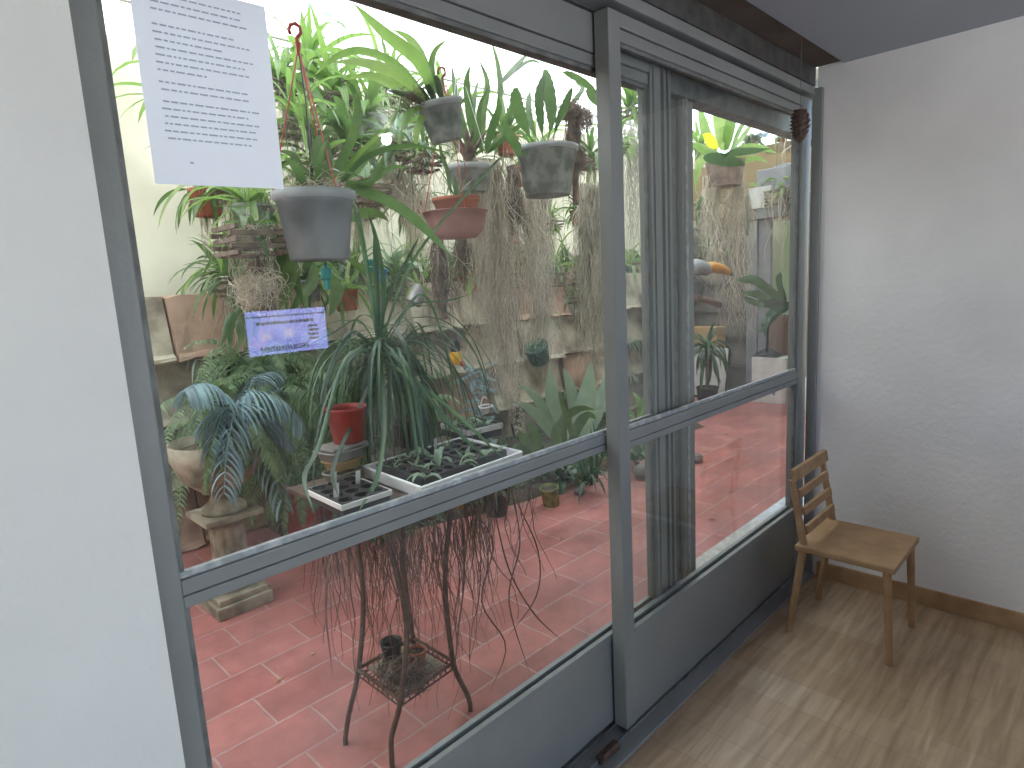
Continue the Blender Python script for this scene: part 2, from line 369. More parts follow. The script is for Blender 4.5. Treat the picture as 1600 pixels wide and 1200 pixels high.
def frond(mb, P, d, L, W, droop, rng, pairs=22, pw=.011, kind='fern'):
    d = V(d).normalized(); p = V(P); n = pairs; pts = [p.copy()]; ds = [d]
    for i in range(n):
        d = (d+V((0, 0, -droop/n*(1+i/n)))).normalized(); p = p+d*(L/n); pts.append(p.copy()); ds.append(d)
    mb.tube(pts, [.0018*(1-.7*i/n) for i in range(n+1)], 3, False)
    for i in range(1, n):
        t = i/n; w = W*(math.sin(math.pi*min(1, t*.9+.08))**.7)
        s = ds[i].cross(V((0, 0, 1))); s = s.normalized() if s.length > .05 else V((1, 0, 0)); nn = s.cross(ds[i])
        for sg in (-1, 1):
            q = s*sg+ds[i]*rng.uniform(.2, .5)+nn*rng.uniform(-.35, .1)-V((0, 0, .25)); q.normalize(); b = pts[i]
            h = ds[i]*pw*.5
            mb.add([b-h, b+h, b+q*w*.55+h*.9-V((0, 0, .0)), b+q*w*.55-h*.9, b+q*w-V((0, 0, w*.25))], [(0, 1, 2, 3), (3, 2, 4)])
def pot_mesh(mb, rt, rb, h, c, axis=None, wall=.003, rim=.006, rimh=.018, n=32):
    prof = [(0.001, 0), (rb, 0), (rb+.002, .004), (rt-(rt-rb)*.16, h-rimh), (rt-(rt-rb)*.1+rim*.5, h-rimh+.002), (rt+rim*.5, h), (rt-wall, h), (rt-wall-(rt-rb)*.2, h-rimh*1.3), (rb, h*.3), (.001, h*.3)]
    mb.lathe(prof, c, n, axis)
def potfrom(rimL, rimR, yb, Y, parent, m, name='pot', axis=(0, 0, 1), rbf=.72, soil='bark', fill=.88, rim=.006):
    """pot whose rim spans two photo pixels and whose base is at row yb, at depth Y"""
    a = at(*rimL, Y); b = at(*rimR, Y); c = (a+b)/2; rt = (a-b).length/2*.94; h = (yb-(rimL[1]+rimR[1])/2)*mpp(c)
    ax = V(axis).normalized(); base = c-ax*h; mb = MB(); pot_mesh(mb, rt, rt*rbf, h, base, ax, rim=rim); o = mb.build(name, m, parent, True)
    if m.startswith('plast'):
        rb_ = MB(); rb_.lathe([(rt-(rt-rt*rbf)*.17, h-.022), (rt+rim*.5+.0012, h-.0165), (rt+rim*.5+.0016, h+.0008), (rt-.004, h+.0012), (rt-.006, h-.012)], base, 32, ax); rb_.build('rim', 'rimp', parent, True)
    s = MB(); rng = random.Random(int(rt*1e5)); rs = rt*rbf+(rt-rt*rbf)*fill*.9-.004
    s.disc(base+ax*h*fill, rs, ax, 20, .012, rng); s.lathe([(rt*rbf-.006, h*.03), (rs-.004, h*fill)], base, 24, ax); s.build('soil', soil, parent)
    return c, rt, h, base
def hanger(P, rimc, rt, parent, m='redwire', n=3, r=.0022, hook=True, ph=.4, knot=None, hs=.028):
    mb = MB(); P = V(P); k = knot or P-V((0, 0, .06))
    for i in range(n):
        a = ph+2*math.pi*i/n; q = rimc+V((math.cos(a)*rt, math.sin(a)*rt, 0)); mb.tube([k, k.lerp(q, .5)+V((0, 0, -.002)), q, q-V((0, 0, .012))], r, 5)
    if hook:
        pts = [k, k+(P-k)*.55]+[P+V((math.cos(t)*hs*.8, -math.cos(t)*hs*.4, math.sin(t)*hs)) for t in [rad(x) for x in (-70, -20, 30, 80, 130, 180, 215)]]
        mb.tube(pts, r*2.2, 6); mb.tube([k-V((0, 0, .015)), k+V((0, 0, .012))], [.003, .009], 8)
    return mb.build('hanger', m, parent, True)
def line(a, b, parent, m='wire', r=.0012, name='hanging_wire'):
    mb = MB(); mb.tube([a, b], r, 4); return mb.build(name, m, parent)
exec_order = []

# ================================================================ SETTING
mb = MB(); mb.box(-60, 60, -60, 60, -.2, -.06); struct('ground', 'earth', mb)
mb = MB(); mb.box(-14, 12, -16, -3.26, -.055, -.02); mb.box(-14, -2.77, -3.26, 1.2, -.055, -.02); struct('bounce_slab', 'ledge', mb)  # unseen pale slab, added to bounce sunlight into the room
mb = MB(); mb.box(-4.2, 8.6, 1.2, 4.6, -.05, 0); struct('garden_floor', 'tile', mb)
mb = MB(); mb.box(-2.6, 3.45, -3.1, 1.2, -.05, -.002); struct('room_floor', 'wood', mb)
mb = MB(); mb.box(-2.6, 2.97, -3.1, 1.098, 2.29, 2.42); struct('room_ceiling', 'ceil', mb)
mb = MB(); mb.box(-2.6, 2.97, -.6, .925, 2.278, 2.2895); struct('ceiling_strip', 'ceil2', mb)
mb = MB(); mb.box(2.97, 3.0, -3.1, 1.028, -.01, 2.45); struct('room_end_wall', 'white_wall', mb)
mb = MB(); mb.box(-1.6, .235, 1.0, 1.22, -.01, 2.2895); struct('room_pier_wall', 'white_wall', mb)
mb = MB(); mb.box(-2.75, -2.6, .75, 1.22, -.01, 2.45); mb.box(-2.6, -1.6, 1.0, 1.22, -.01, 2.32); mb.box(-2.75, -2.6, -3.1, .75, -.01, 2.45); struct('room_side_wall', 'white_wall', mb)
mb = MB(); mb.box(1.35, 3.0, -3.25, -3.1, 0, 2.45); mb.box(-2.6, -1.9, -3.25, -3.1, 0, 2.45); mb.box(-1.9, 1.35, -3.25, -3.1, 2.25, 2.45); struct('room_back_wall', 'room_grey', mb)  # unseen wall; its wide opening is added to let in fill light
mb = MB(); mb.box(2.956, 2.9695, -3.1, .98, 0, .075); struct('skirting_board', 'tan', mb)
mb = MB(); mb.box(-4.2, 8.6, 1.10, 1.22, 2.34, 3.1); mb.box(3.45, 8.6, 1.05, 1.22, -.05, 2.34); mb.box(-4.2, -2.6, 1.1, 1.22, -.05, 2.335); struct('house_outer_wall', 'cream', mb)

# translucent corrugated roof
def roof():
    mb = MB(); x0, x1, nx = -4.2, 8.6, 640; ys = [1.80, 4.75]; zs = [3.039, 3.12]
    vs = []; 
    for j in range(2):
        for i in range(nx+1):
            x = x0+(x1-x0)*i/nx; vs.append((x, ys[j], zs[j]+.012*math.sin(x/.076*2*math.pi)))
    mb.add(vs, [(i, i+1, nx+2+i, nx+1+i) for i in range(nx)])
    t = thing('corrugated_roof', 'white translucent corrugated roof over the whole plant court, glowing with daylight', 'roof', (2, 2.9, 3.02))
    mb.build('roof_sheet', 'roof', t, True)
    m2 = MB(); m2.box(-4.2, 8.6, 1.0, 1.799, 3.03, 3.07); m2.build('shading_eave', 'cream', t)  # opaque strip out of view, added to darken the area by the stand
    for k in range(3):
        y = 1.9+k*1.0; m2 = MB(); m2.box(-4.2, 8.6, y, y+.03, 2.955+(y-1.1)*.0274, 2.985+(y-1.1)*.0274); m2.build('purlin', 'white', t)
roof()
mw = MB()
tw = thing('court_back_wall', 'cream plastered wall rising behind the shelf of potted plants', 'wall', (2, 4.4, 0))
mb = MB(); mb.box(-4.2, 8.6, 4.35, 4.5, 0, 3.0); mb.build('wall', 'cream', tw)
mb = MB(); mb.box(-4.2, -4.05, 1.2, 4.35, 0, 3.05); struct('court_left_wall', 'cream', mb)
mb = MB(); mb.box(8.45, 8.6, 1.2, 4.35, 0, 3.05); struct('court_far_wall', 'obrown', mb)

def slabwall():
    rng = random.Random(5)
    t = thing('retaining_wall', 'stepped retaining wall of weathered overlapping concrete panels along the back of the court', 'wall', (2.5, 3.95, 0))
    rows = [(0, .38), (.38, .75), (.75, 1.12), (1.12, 1.5)]
    for ri_, (z0, z1) in enumerate(rows):
        x = -.6-rng.random()*.4
        while x < 7.1:
            w = rng.choice([.42, .5, .5, .62]); out = rng.choice([0, 0, .02, .07]) if ri_ else 0
            if x+w > 7.15: w = 7.15-x
            if w < .1: break
            mb = MB(); n = 6; skew = rng.uniform(-.02, .015); ph_ = rng.random()*6; tlt = rng.uniform(-.035, .035); sag = rng.uniform(-.02, .02)
            yb = 3.86-out+.04*(3-ri_)*0; yt = 3.93-out
            vs = []; lip = [(0, -.02), (.03, -.035), (.06, -.03), (.12, -.012), (.6, 0), (1, .0)]
            g = .006
            for (tz, dy) in lip:
                z = z0+(z1-z0-.012)*tz; y = yb+(yt-yb)*tz+dy+skew*(1-tz)
                for i in range(n+1):
                    u = i/n; vs.append((x+g+(w-2*g)*u, y+.012*math.sin(u*3+ph_)+rng.uniform(-.007, .007)+tlt*(u-.5), z+rng.uniform(-.009, .009)+sag*(u-.5)))
            L_ = len(lip); k0 = len(vs)
            fs = [(j*(n+1)+i, j*(n+1)+i+1, (j+1)*(n+1)+i+1, (j+1)*(n+1)+i) for j in range(L_-1) for i in range(n)]
            # back face strip to give thickness
            for j, (tz, dy) in enumerate(lip):
                z = z0+(z1-z0-.012)*tz
                vs += [(x+g, 4.02, z), (x+w-g, 4.02, z)]
            for j in range(L_-1):
                fs += [(j*(n+1), (j+1)*(n+1), k0+(j+1)*2, k0+j*2), (j*(n+1)+n, k0+j*2+1, k0+(j+1)*2+1, (j+1)*(n+1)+n)]
            fs += [tuple([i for i in range(n+1)]+[k0+1, k0]), tuple([(L_-1)*(n+1)+i for i in range(n+1)]+[k0+(L_-1)*2+1, k0+(L_-1)*2])]
            mb.add(vs, fs)
            mb.build('wall_panel', 'slab_red' if rng.random() < .14 else ('slab_dark' if rng.random() < .2 else 'slab'), t)
            x += w
    mb = MB(); mb.box(-4.05, 7.2, 4.02, 4.35, 0, 1.44); mb.box(-4.05, -.6, 3.9, 4.02, 0, 1.44); mb.build('backfill', 'soil', t)
    # grey end wall of the same panels, seen square on
    t = thing('end_wall', 'dark grey ledged panel wall closing the far end of the court', 'wall', (7.25, 3.7, 0))
    for k in range(6):
        z0 = k*.335; y = 3.17
        while y < 4.05:
            w = .42; mb = MB(); y1 = min(y+w, 4.35)
            mb.obox((7.25, (y+y1)/2, z0+.155), (.035, 0, -.0), (0, (y1-y)/2-.004, 0), (.008, 0, .15)); mb.build('wall_panel', 'slab_dark', t); y += w
        mb = MB(); mb.box(7.175, 7.31, 3.165, 4.34, z0+.311, z0+.331); mb.build('ledge', 'slab_dark', t)
    mb = MB(); mb.box(7.3, 7.42, 3.16, 4.34, 0, 2.02); mb.build('wall_core', 'slab_dark', t)
slabwall()
mb = MB(); rng = random.Random(2)
nx_, ny_ = 60, 22; vs = []
for j in range(ny_+1):
    for i in range(nx_+1):
        u, v = i/nx_, j/ny_; x = 1.55+3.9*u; y0 = 2.83+.05*math.sin(u*9)+.02*math.sin(u*31)+(.55*max(0, .25-u)*3); y = y0+(3.93-y0)*v
        vs.append((x, y, .001 if j == 0 or i in (0, nx_) else .02+.06*v+rng.uniform(0, .025)))
mb.add(vs, [(j*(nx_+1)+i, j*(nx_+1)+i+1, (j+1)*(nx_+1)+i+1, (j+1)*(nx_+1)+i) for j in range(ny_) for i in range(nx_)])
struct('planting_bed', 'soil', mb)

# ================================================================ WINDOW
def X_(px, Y, py=520): return at(px, py, Y).x
def frame_fixed():
    t = thing('window_frame', 'fixed grey-green metal head, sill and outer post that hold the sliding glazed doors', 'window frame', (1.5, 1.1, 0))
    mb = MB(); mb.box(.24, 3.45, 1.03, 1.155, 2.172, 2.205); bevel(mb.build('head_track', 'frame', t), .004)
    mb = MB(); mb.box(.24, 2.968, 1.035, 1.155, 2.212, 2.2895); bevel(mb.build('head_box', 'frame_k', t), .004); mb = MB(); mb.box(.24, 3.45, 1.102, 1.155, 2.1705, 2.1718); mb.build('head_shim', 'frame_d', t)
    mb = MB(); mb.box(.24, 3.45, 1.158, 1.225, 2.055, 2.33); bevel(mb.build('outer_lintel', 'frame_d', t), .004)
    mb = MB(); mb.box(.24, 2.968, .995, 1.25, .0, .012); bevel(mb.build('threshold', 'frame', t), .003)
    mb = MB(); mb.box(.24, 3.45, 1.046, 1.052, .0125, .022); mb.box(.24, 3.45, 1.098, 1.104, .0125, .022); mb.build('sill_rail', 'frame_d', t)
    mb = MB(); mb.box(1.96, 3.45, 1.165, 1.235, .0125, .265); mb.build('outer_sill', 'ledge', t)
    mb = MB(); mb.box(3.39, 3.45, 1.05, 1.16, .0125, 2.17); bevel(mb.build('end_post', 'frame', t), .003)
    a, b = X_(1070, 1.165), X_(1085, 1.165)
    mb = MB(); mb.box(a, b, 1.165, 1.225, .0125, 2.052); bevel(mb.build('outer_post', 'frame', t), .003)
    mb = MB(); mb.box(a-.045, a-.002, 1.19, 1.215, .0125, 2.052); mb.build('outer_bead', 'frame_d', t)
    mb = MB(); mb.box(a+.012, a+.022, 1.158, 1.1645, .0125, 2.052); mb.build('weather_strip', 'bead', t)
    mb = MB(); mb.box(2.942, 2.968, 1.0, 1.04, .0125, 2.2); bevel(mb.build('jamb', 'frame', t), .003)
    mb = MB(); mb.tube([(1.33, 1.035, .03), (1.41, 1.035, .03)], .009, 10); mb.obox((1.37, 1.042, .024), (.045, 0, 0), (0, .012, 0), (0, 0, .010)); mb.build('bolt', 'iron', t)
frame_fixed()

def sash(name, label, x0, x1, y0, y1, zt, zgt, zr1, zr0, zp, wl, wr, sm=None):
    t = thing(name, label, 'sliding window', ((x0+x1)/2, y0, .02))
    ym = (y0+y1)/2
    def part(nm, m, boxes, bv=.003):
        mb = MB()
        for b in boxes: mb.box(*b)
        o = mb.build(nm, m, t); bevel(o, bv) if bv else None; return o
    part('stile', 'frame', [(x0, x0+wl, y0, y1, .025, zt)])
    if wr > .1:
        g_ = wr
        q = lambda a, b, dy, m, nm: part(nm, m, [(x1-wr+a*g_+.0005, x1-wr+b*g_, y0+dy, y1-.0005*(a > 0), .025, zt)], 0)
        q(0, .10, .0, 'frame', 'stile'); q(.10, .24, .030, 'frame_d', 'stile_groove'); q(.24, .56, .004, 'frame', 'stile'); q(.56, .66, .024, 'frame_d', 'stile_groove')
        q(.66, .78, .0, 'frame', 'stile'); q(.78, .88, .028, 'frame_d', 'stile_groove'); q(.88, 1.0, -.002, 'frame', 'stile')
        part('weather_strip', 'bead', [(x1-wr+.58*g_, x1-wr+.62*g_, y0+.018, y0+.0238, .03, zt-.1)], 0)
    else: part('stile', 'frame', [(x1-wr, x1, y0, y1, .025, zt)])
    a, b = x0+wl, x1-wr
    part('top_rail', sm or 'frame', [(a, b, y0+.001, y1, zgt+.034, zt), (a, b, y0+.006, y1, zgt, zgt+.032)])
    part('middle_rail', 'frame', [(a, b, y0+.002, y1-.002, zr0, zr0+.021), (a, b, y0+.001, y1-.002, zr0+.024, zr1), (a, b, y0+.008, y1-.006, zr0+.01, zr1-.01)], .002)
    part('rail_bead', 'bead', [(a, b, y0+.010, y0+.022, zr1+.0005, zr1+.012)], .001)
    part('lower_panel', 'frame', [(a, b, y0+.003, y1-.004, .025, zp-.02)])
    part('panel_bead', 'frame', [(a, b, y0-.001, y0+.016, zp-.019, zp), (a, b, y1-.016, y1, zp-.019, zp+.002)], .002)
    part('bead', 'frame_d', [(a, a+.01, y0+.012, y0+.022, zr1+.013, zgt-.011), (b-.01, b, y0+.012, y0+.022, zr1+.013, zgt-.011), (a, b, y0+.012, y0+.022, zgt-.011, zgt-.0005),
                             (a, a+.01, y0+.012, y0+.022, zp+.003, zr0-.001), (b-.01, b, y0+.012, y0+.022, zp+.003, zr0-.001)], 0)
    g = y0+.024
    for z0_, z1_ in ((zr1, zgt), (zp-.015, zr0)):
        mb = MB(); mb.box(a+.0005, b-.0005, g, g+.004, z0_+.0005, z1_-.0005); mb.build('glass_pane', 'glass', t)
    return t
xs1 = X_(1052, 1.105); xs0 = X_(1022, 1.105)
sash('glazed_door', 'left sliding glazed door in grey-green metal, the wide one with the typed sheet taped on it', .24, xs1, 1.105, 1.15, 2.165, 2.03, .985, .935, .335, .055, xs1-xs0)
sash('glazed_door', 'right sliding glazed door in grey-green metal, running in the inner track above the wood floor', 1.485, 2.965, 1.05, 1.098, 2.162, 2.09, .995, .938, .352, .055, .095)

# typed sheet
def sheet():
    t = thing('paper_sheet', 'white typed sheet of paper taped to the glass at the upper left', 'paper', (.45, 1.124, 1.78))
    mb = MB(); vs = []
    nx, nz = 8, 10
    for j in range(nz+1):
        for i in range(nx+1):
            u, v = i/nx, j/nz; vs.append((.345+.215*u, 1.1215-.004*math.sin(v*2.5)*math.sin(u*3), 1.637+.308*v+.006*u))
    mb.add(vs, [(j*(nx+1)+i, j*(nx+1)+i+1, (j+1)*(nx+1)+i+1, (j+1)*(nx+1)+i) for j in range(nz) for i in range(nx)])
    mb.build('sheet', 'paper', t, True)
    rng = random.Random(4); mb = MB()
    lines = [(0, .95), (1, .9), (2, 1), (4, .8), (5, .96), (6, .6), (7, .98), (8, .9), (9, .97), (10, .5), (11.6, .9), (12.6, .93), (14.2, .96), (15.2, .9), (16.2, .98), (17.2, .92), (18.2, .97), (19.2, .9)]
    for k, ln in lines:
        z = 1.915-k*.0112; x = .368+rng.uniform(0, .004)
        while x < .368+.155*ln:
            w = rng.uniform(.004, .014); mb.add([(x, 1.1168, z+x*.02), (x+w, 1.1168, z+(x+w)*.02), (x+w, 1.1168, z+.0026+(x+w)*.02), (x, 1.1168, z+.0026+x*.02)], [(0, 1, 2, 3)]); x += w+.0028
    mb.add([(.40, 1.1168, 1.672), (.406, 1.1168, 1.672), (.406, 1.1168, 1.675), (.40, 1.1168, 1.675)], [(0, 1, 2, 3)])
    mb.build('typed_lines', 'ink', t)
sheet()

# ---- room: monitor and ceiling lamp that reflect in the panes, chair, hanging ornament
def room_things():
    t = thing('monitor', 'lit computer monitor whose bluish picture mirrors in the left pane', 'monitor', (1.47, -.8, 1.0))
    mb = MB(); mb.box(1.245, 1.70, -.84, -.805, 1.15, 1.395); bevel(mb.build('casing', 'black', t), .006)
    mb = MB(); mb.box(1.26, 1.685, -.8045, -.8035, 1.163, 1.382); mb.build('screen', 'screen', t)
    mb = MB(); rng = random.Random(3)
    mb.box(1.262, 1.683, -.803, -.802, 1.350, 1.356)
    x = 1.31
    while x < 1.62: w = rng.uniform(.012, .03); mb.box(x, x+w, -.803, -.802, 1.312, 1.327); x += w+.006
    for k in range(4): 
        mb.box(1.58, 1.635, -.803, -.802, 1.285-k*.022, 1.296-k*.022)
    x = 1.32
    while x < 1.58: w = rng.uniform(.006, .012); mb.box(x, x+w, -.803, -.802, 1.178, 1.203); x += w+.006
    mb.build('screen_text', 'screen_d', t)
    mb = MB(); mb.box(1.45, 1.50, -.803, -.802, 1.24, 1.283); mb.build('screen_picture', 'screen_w', t); mb = MB(); mb.box(1.33, 1.38, -.803, -.802, 1.235, 1.27); mb.build('screen_picture', 'screen_w', t)
    mb = MB(); mb.box(1.44, 1.50, -.84, -.82, 1.0, 1.15); mb.box(1.36, 1.58, -.92, -.74, .992, 1.0); mb.build('stand', 'black', t)
    t = thing('counter', 'grey topped counter carrying the monitor', 'counter', (1.5, -.95, 0))
    mb = MB(); mb.box(.9, 2.2, -1.25, -.65, .955, .99); bevel(mb.build('top', 'counter', t))
    mb = MB(); mb.box(.95, 2.15, -1.2, -.75, 0, .954); mb.build('body', 'tan', t)
    t = thing('ceiling_lamp', 'small bright ceiling lamp mirrored as a white glare in the left pane', 'lamp', (2.04, -.6, 2.28))
    mb = MB(); mb.tube([(2.04, -.62, 2.285), (2.04, -.62, 2.262)], .045, 20); mb.build('lamp_holder', 'white', t)
    mb = MB(); mb.lathe([(.001, 0), (.017, .005), (.024, .02), (.024, .03), (.014, .05)], (2.04, -.62, 2.212), 20); mb.build('bulb', 'bulb', t, True)
    # chair corner at the right edge
    c = at(1233, 735, .90)
    t = thing('wooden_chair', 'tan wooden chair standing just inside the right door near the end wall', 'chair', (c.x+.16, .78, 0))
    x0, x1 = c.x, c.x+.36
    mb = MB(); mb.obox(((x0+x1)/2, .885, c.z-.02), (.18, 0, 0), (0, .008, 0), (0, .004, .022)); mb.build('top_rail', 'tan', t)
    for k in range(3):
        mb = MB(); mb.obox(((x0+x1)/2, .868-.014*k, c.z-.095-.07*k), (.15, 0, 0), (0, .006, 0), (0, .003, .014)); mb.build('slat', 'tan', t)
    for xx in (x0+.016, x1-.016):
        mb = MB(); mb.tube([(xx+.004, .895, c.z-.042), (xx+.012, .85, .38), (xx+.012, .90, .0)], [.012, .015, .012], 8); mb.build('leg', 'tan', t)
        mb = MB(); mb.tube([(xx+.012, .56, .36), (xx+.012, .54, 0)], [.015, .012], 8); mb.build('leg', 'tan', t)
    mb = MB(); mb.box(x0, x1, .53, .875, .36, .385); bevel(mb.build('seat', 'tan', t), .006)
    P = at(1250, 190, .93)
    t = thing('hanging_ornament', 'dark woven cone ornament hanging below the ceiling at the right edge', 'ornament', P)
    mb = MB(); rng = random.Random(8)
    mb.lathe([(.002, .045), (.018, .04), (.027, .02), (.03, 0), (.026, -.03), (.016, -.06), (.004, -.075)], P, 16)
    for k in range(60):
        a = k*2.4; zz = .04-.11*k/60; rr = .03*math.sin(math.pi*min(1, (k+6)/66))**.6; q = P+V((math.cos(a)*rr, math.sin(a)*rr, zz))
        mb.obox(q, V((math.cos(a), math.sin(a), .4))*.006, V((-math.sin(a), math.cos(a), 0))*.006, V((0, 0, .002)))
    mb.build('cone', 'iron', t)
    mb = MB(); mb.tube([P+V((0, 0, .04)), (P.x, P.y, 2.285)], .0012, 4); mb.build('cord', 'wire', t)
room_things()

# ================================================================ GARDEN OBJECTS
# ---- plant stand
def plant_stand():
    t = thing('plant_stand', 'rusty wrought iron plant stand with curved legs and a low square shelf', 'plant stand', (1.02, 1.55, 0))
    zs = .27
    legs = [[at(558, 850, 1.62), at(566, 900, 1.64), at(567, 970, 1.66), at(559, 1055, 1.67), at(546, 1112, 1.69), at(540, 1150, 1.72), atz(540, 1163, .0)],
            [at(598, 825, 1.52), at(616, 880, 1.47), at(634, 960, 1.44), at(634, 1020, 1.43), at(625, 1100, 1.44), at(612, 1150, 1.47), at(612, 1182, 1.51), atz(613, 1199, .0)],
            [at(705, 795, 1.52), at(697, 870, 1.49), at(696, 930, 1.46), at(702, 990, 1.45), at(710, 1043, 1.46), at(729, 1083, 1.50), at(734, 1098, 1.53), atz(735, 1111, .0)]]
    legs.append([V((1.19, 1.76, .7)), V((1.16, 1.74, .5)), V((1.13, 1.68, .3)), V((1.13, 1.675, .27)), V((1.16, 1.72, .15)), V((1.19, 1.76, .05)), V((1.19, 1.77, 0))])
    for a in legs:
        pts = [V((a[0].x, a[0].y, .79))]+a
        mb = MB(); mb.tube(spline(pts, 30), .0085, 8); mb.build('leg', 'iron', t, True)
    L = [((0, 0), (0, 0), (at(559, 1055, 1.67).x, 1.67)), ((0, 0), (0, 0), (at(625, 1100, 1.44).x, 1.44)), ((0, 0), (0, 0), (at(710, 1043, 1.46).x, 1.46)), ((0, 0), (0, 0), (1.13, 1.675))]
    C_ = [V((*a[2], zs)) for a in L]
    for i in range(4):
        mb = MB(); mb.tube([C_[i], C_[(i+1) % 4]], .006, 6); 
        mb.tube([C_[i]+V((0, 0, -.022)), C_[(i+1) % 4]+V((0, 0, -.022))], .003, 6)
        for k in range(9): 
            q = C_[i].lerp(C_[(i+1) % 4], (k+.5)/9); mb.tube([q, q+V((0, 0, -.022))], .002, 4)
        mb.build('shelf_rim', 'iron', t)
    mb = MB()
    for k in range(1, 12): mb.tube([C_[0].lerp(C_[1], k/12)-V((0, 0, .012)), C_[3].lerp(C_[2], k/12)-V((0, 0, .012))], .002, 4)
    for k in range(1, 12): mb.tube([C_[0].lerp(C_[3], k/12)-V((0, 0, .014)), C_[1].lerp(C_[2], k/12)-V((0, 0, .014))], .002, 4)
    mb.build('shelf_grid', 'iron', t)
    mb = MB(); cc = (C_[0]+C_[2])/2
    mb.obox(cc-V((0, 0, .004)), (.085, .0, 0), (0, .088, 0), (0, 0, .004)); mb.build('shelf_tile', 'stone', t)
    mb = MB(); mb.box(.885, 1.26, 1.48, 1.98, .798, .8145); bevel(mb.build('top', 'iron', t), .004)
    # things on the low shelf
    z = zs+.001
    p = thing('flower_pot', 'small empty black pot on the low shelf of the iron stand', 'pot', (.985, 1.57, z)); mb = MB(); pot_mesh(mb, .034, .024, .062, (.985, 1.585, z+.03), None, rim=.003, rimh=.01); mb.build('pot', 'black', p, True)
    mb = MB(); rng = random.Random(3)
    clump(mb, (.985, 1.57, z+.014), rng, 60, .03, .002); mb.build('root_ball', 'droot', p)
    p = thing('flower_pot', 'small terracotta coloured plastic pot on the low shelf of the iron stand', 'pot', (1.045, 1.53, z)); mb = MB(); pot_mesh(mb, .030, .021, .055, (1.045, 1.535, z), None, rim=.003, rimh=.01); mb.build('pot', 'terra', p, True)
    mb = MB(); mb.disc((1.045, 1.535, z+.045), .026, bumpy=.01, rng=rng); mb.build('soil', 'soil', p)
    mb = MB(); clump(mb, (.965, 1.53, z+.018), rng, 160, .035, .0022, .5, .1); clump(mb, (1.0, 1.50, z+.014), rng, 100, .028, .0022, .5, .1)
    tag(mb.build('dead_plant', 'droot', None), 'dried brown root clump lying on the low shelf of the iron stand', 'dead plant')
plant_stand()

def cell_tray(name, label, O, ax, ay, na, nb_, h, m='black', outer=None, rngs=1, plants=0, lip=.006, tags=0, plm='pale'):
    """tray of round-cornered cells; O corner, ax/ay full edge vectors"""
    rng = random.Random(rngs); O = V(O); ax = V(ax); ay = V(ay); up = V((0, 0, 1))
    t = thing(name, label, 'seed tray', O+(ax+ay)/2)
    mb = MB(); r = .16
    def P(u, v, z): return O+ax*u+ay*v+up*z
    for i in range(na):
        for j in range(nb_):
            u0, u1, v0, v1 = i/na, (i+1)/na, j/nb_, (j+1)/nb_
            # square rim to octagonal hole to cup
            sq = [(0, 0), (.5, 0), (1, 0), (1, .5), (1, 1), (.5, 1), (0, 1), (0, .5)]
            oc = [(.5+.42*math.cos(a), .5+.42*math.sin(a)) for a in [rad(x) for x in (225, 270, 315, 0, 45, 90, 135, 180)]]
            f = lambda q, z, s=1: P(u0+(u1-u0)*(.5+(q[0]-.5)*s), v0+(v1-v0)*(.5+(q[1]-.5)*s), z)
            vs = [f(q, h) for q in sq]+[f(q, h+.001) for q in oc]+[f(q, h*.35, .75) for q in oc]
            mb.add(vs, [(k, (k+1) % 8, 8+(k+1) % 8, 8+k) for k in range(8)]+[(8+k, 8+(k+1) % 8, 16+(k+1) % 8, 16+k) for k in range(8)]+[tuple(range(16, 24))])
    for (a, b) in ((P(0, 0, 0), P(1, 0, 0)), (P(1, 0, 0), P(1, 1, 0)), (P(1, 1, 0), P(0, 1, 0)), (P(0, 1, 0), P(0, 0, 0))):
        mb.add([a, b, b+up*h, a+up*h], [(0, 1, 2, 3)])
    mb.build('cells', m, t)
    if outer:
        mb = MB(); e = .007; n1 = ax.normalized(); n2 = ay.normalized()
        for (a, b, nn) in ((P(0, 0, 0), P(1, 0, 0), -n2), (P(1, 0, 0), P(1, 1, 0), n1), (P(1, 1, 0), P(0, 1, 0), n2), (P(0, 1, 0), P(0, 0, 0), -n1)):
            d = (b-a); mb.obox((a+b)/2+nn*e*.6+up*(h*.76), d/2+d.normalized()*e, nn*e*.35, up*(h*.22))
        bevel(mb.build('outer_tray', outer, t), .003)
    cells = [(i, j) for i in range(na) for j in range(nb_)]; rng.shuffle(cells)
    for (i, j) in cells[:plants]:
        c = P((i+.5)/na, (j+.5)/nb_, h*.7); k = rng.choice([0, 1, 1]); mb = MB()
        if k: rosette(mb, c, rng, 7, .05, .014, (.2, 1.3), .6, 'lance', .5, nseg=5)
        else:
            for q in range(3): leaf(mb, c, (rng.uniform(-1, 1), rng.uniform(-1, 1), 1.2), .085, .02, 1.8, 'lance', 7, .5, 0)
        mb.build('seedling', plm, t, True)
    for k in range(tags):
        i, j = cells[plants+k]; c = P((i+.5)/na, (j+.5)/nb_, h*.6); mb2 = MB(); a = rng.uniform(-.5, .5)
        mb2.obox(c+up*.025, V((math.cos(a), -math.sin(a), 0))*.008, V((.001, .001, 0)), V((.1, 0, 1))*.028); mb2.build('plant_tag', 'white', t)
    return t
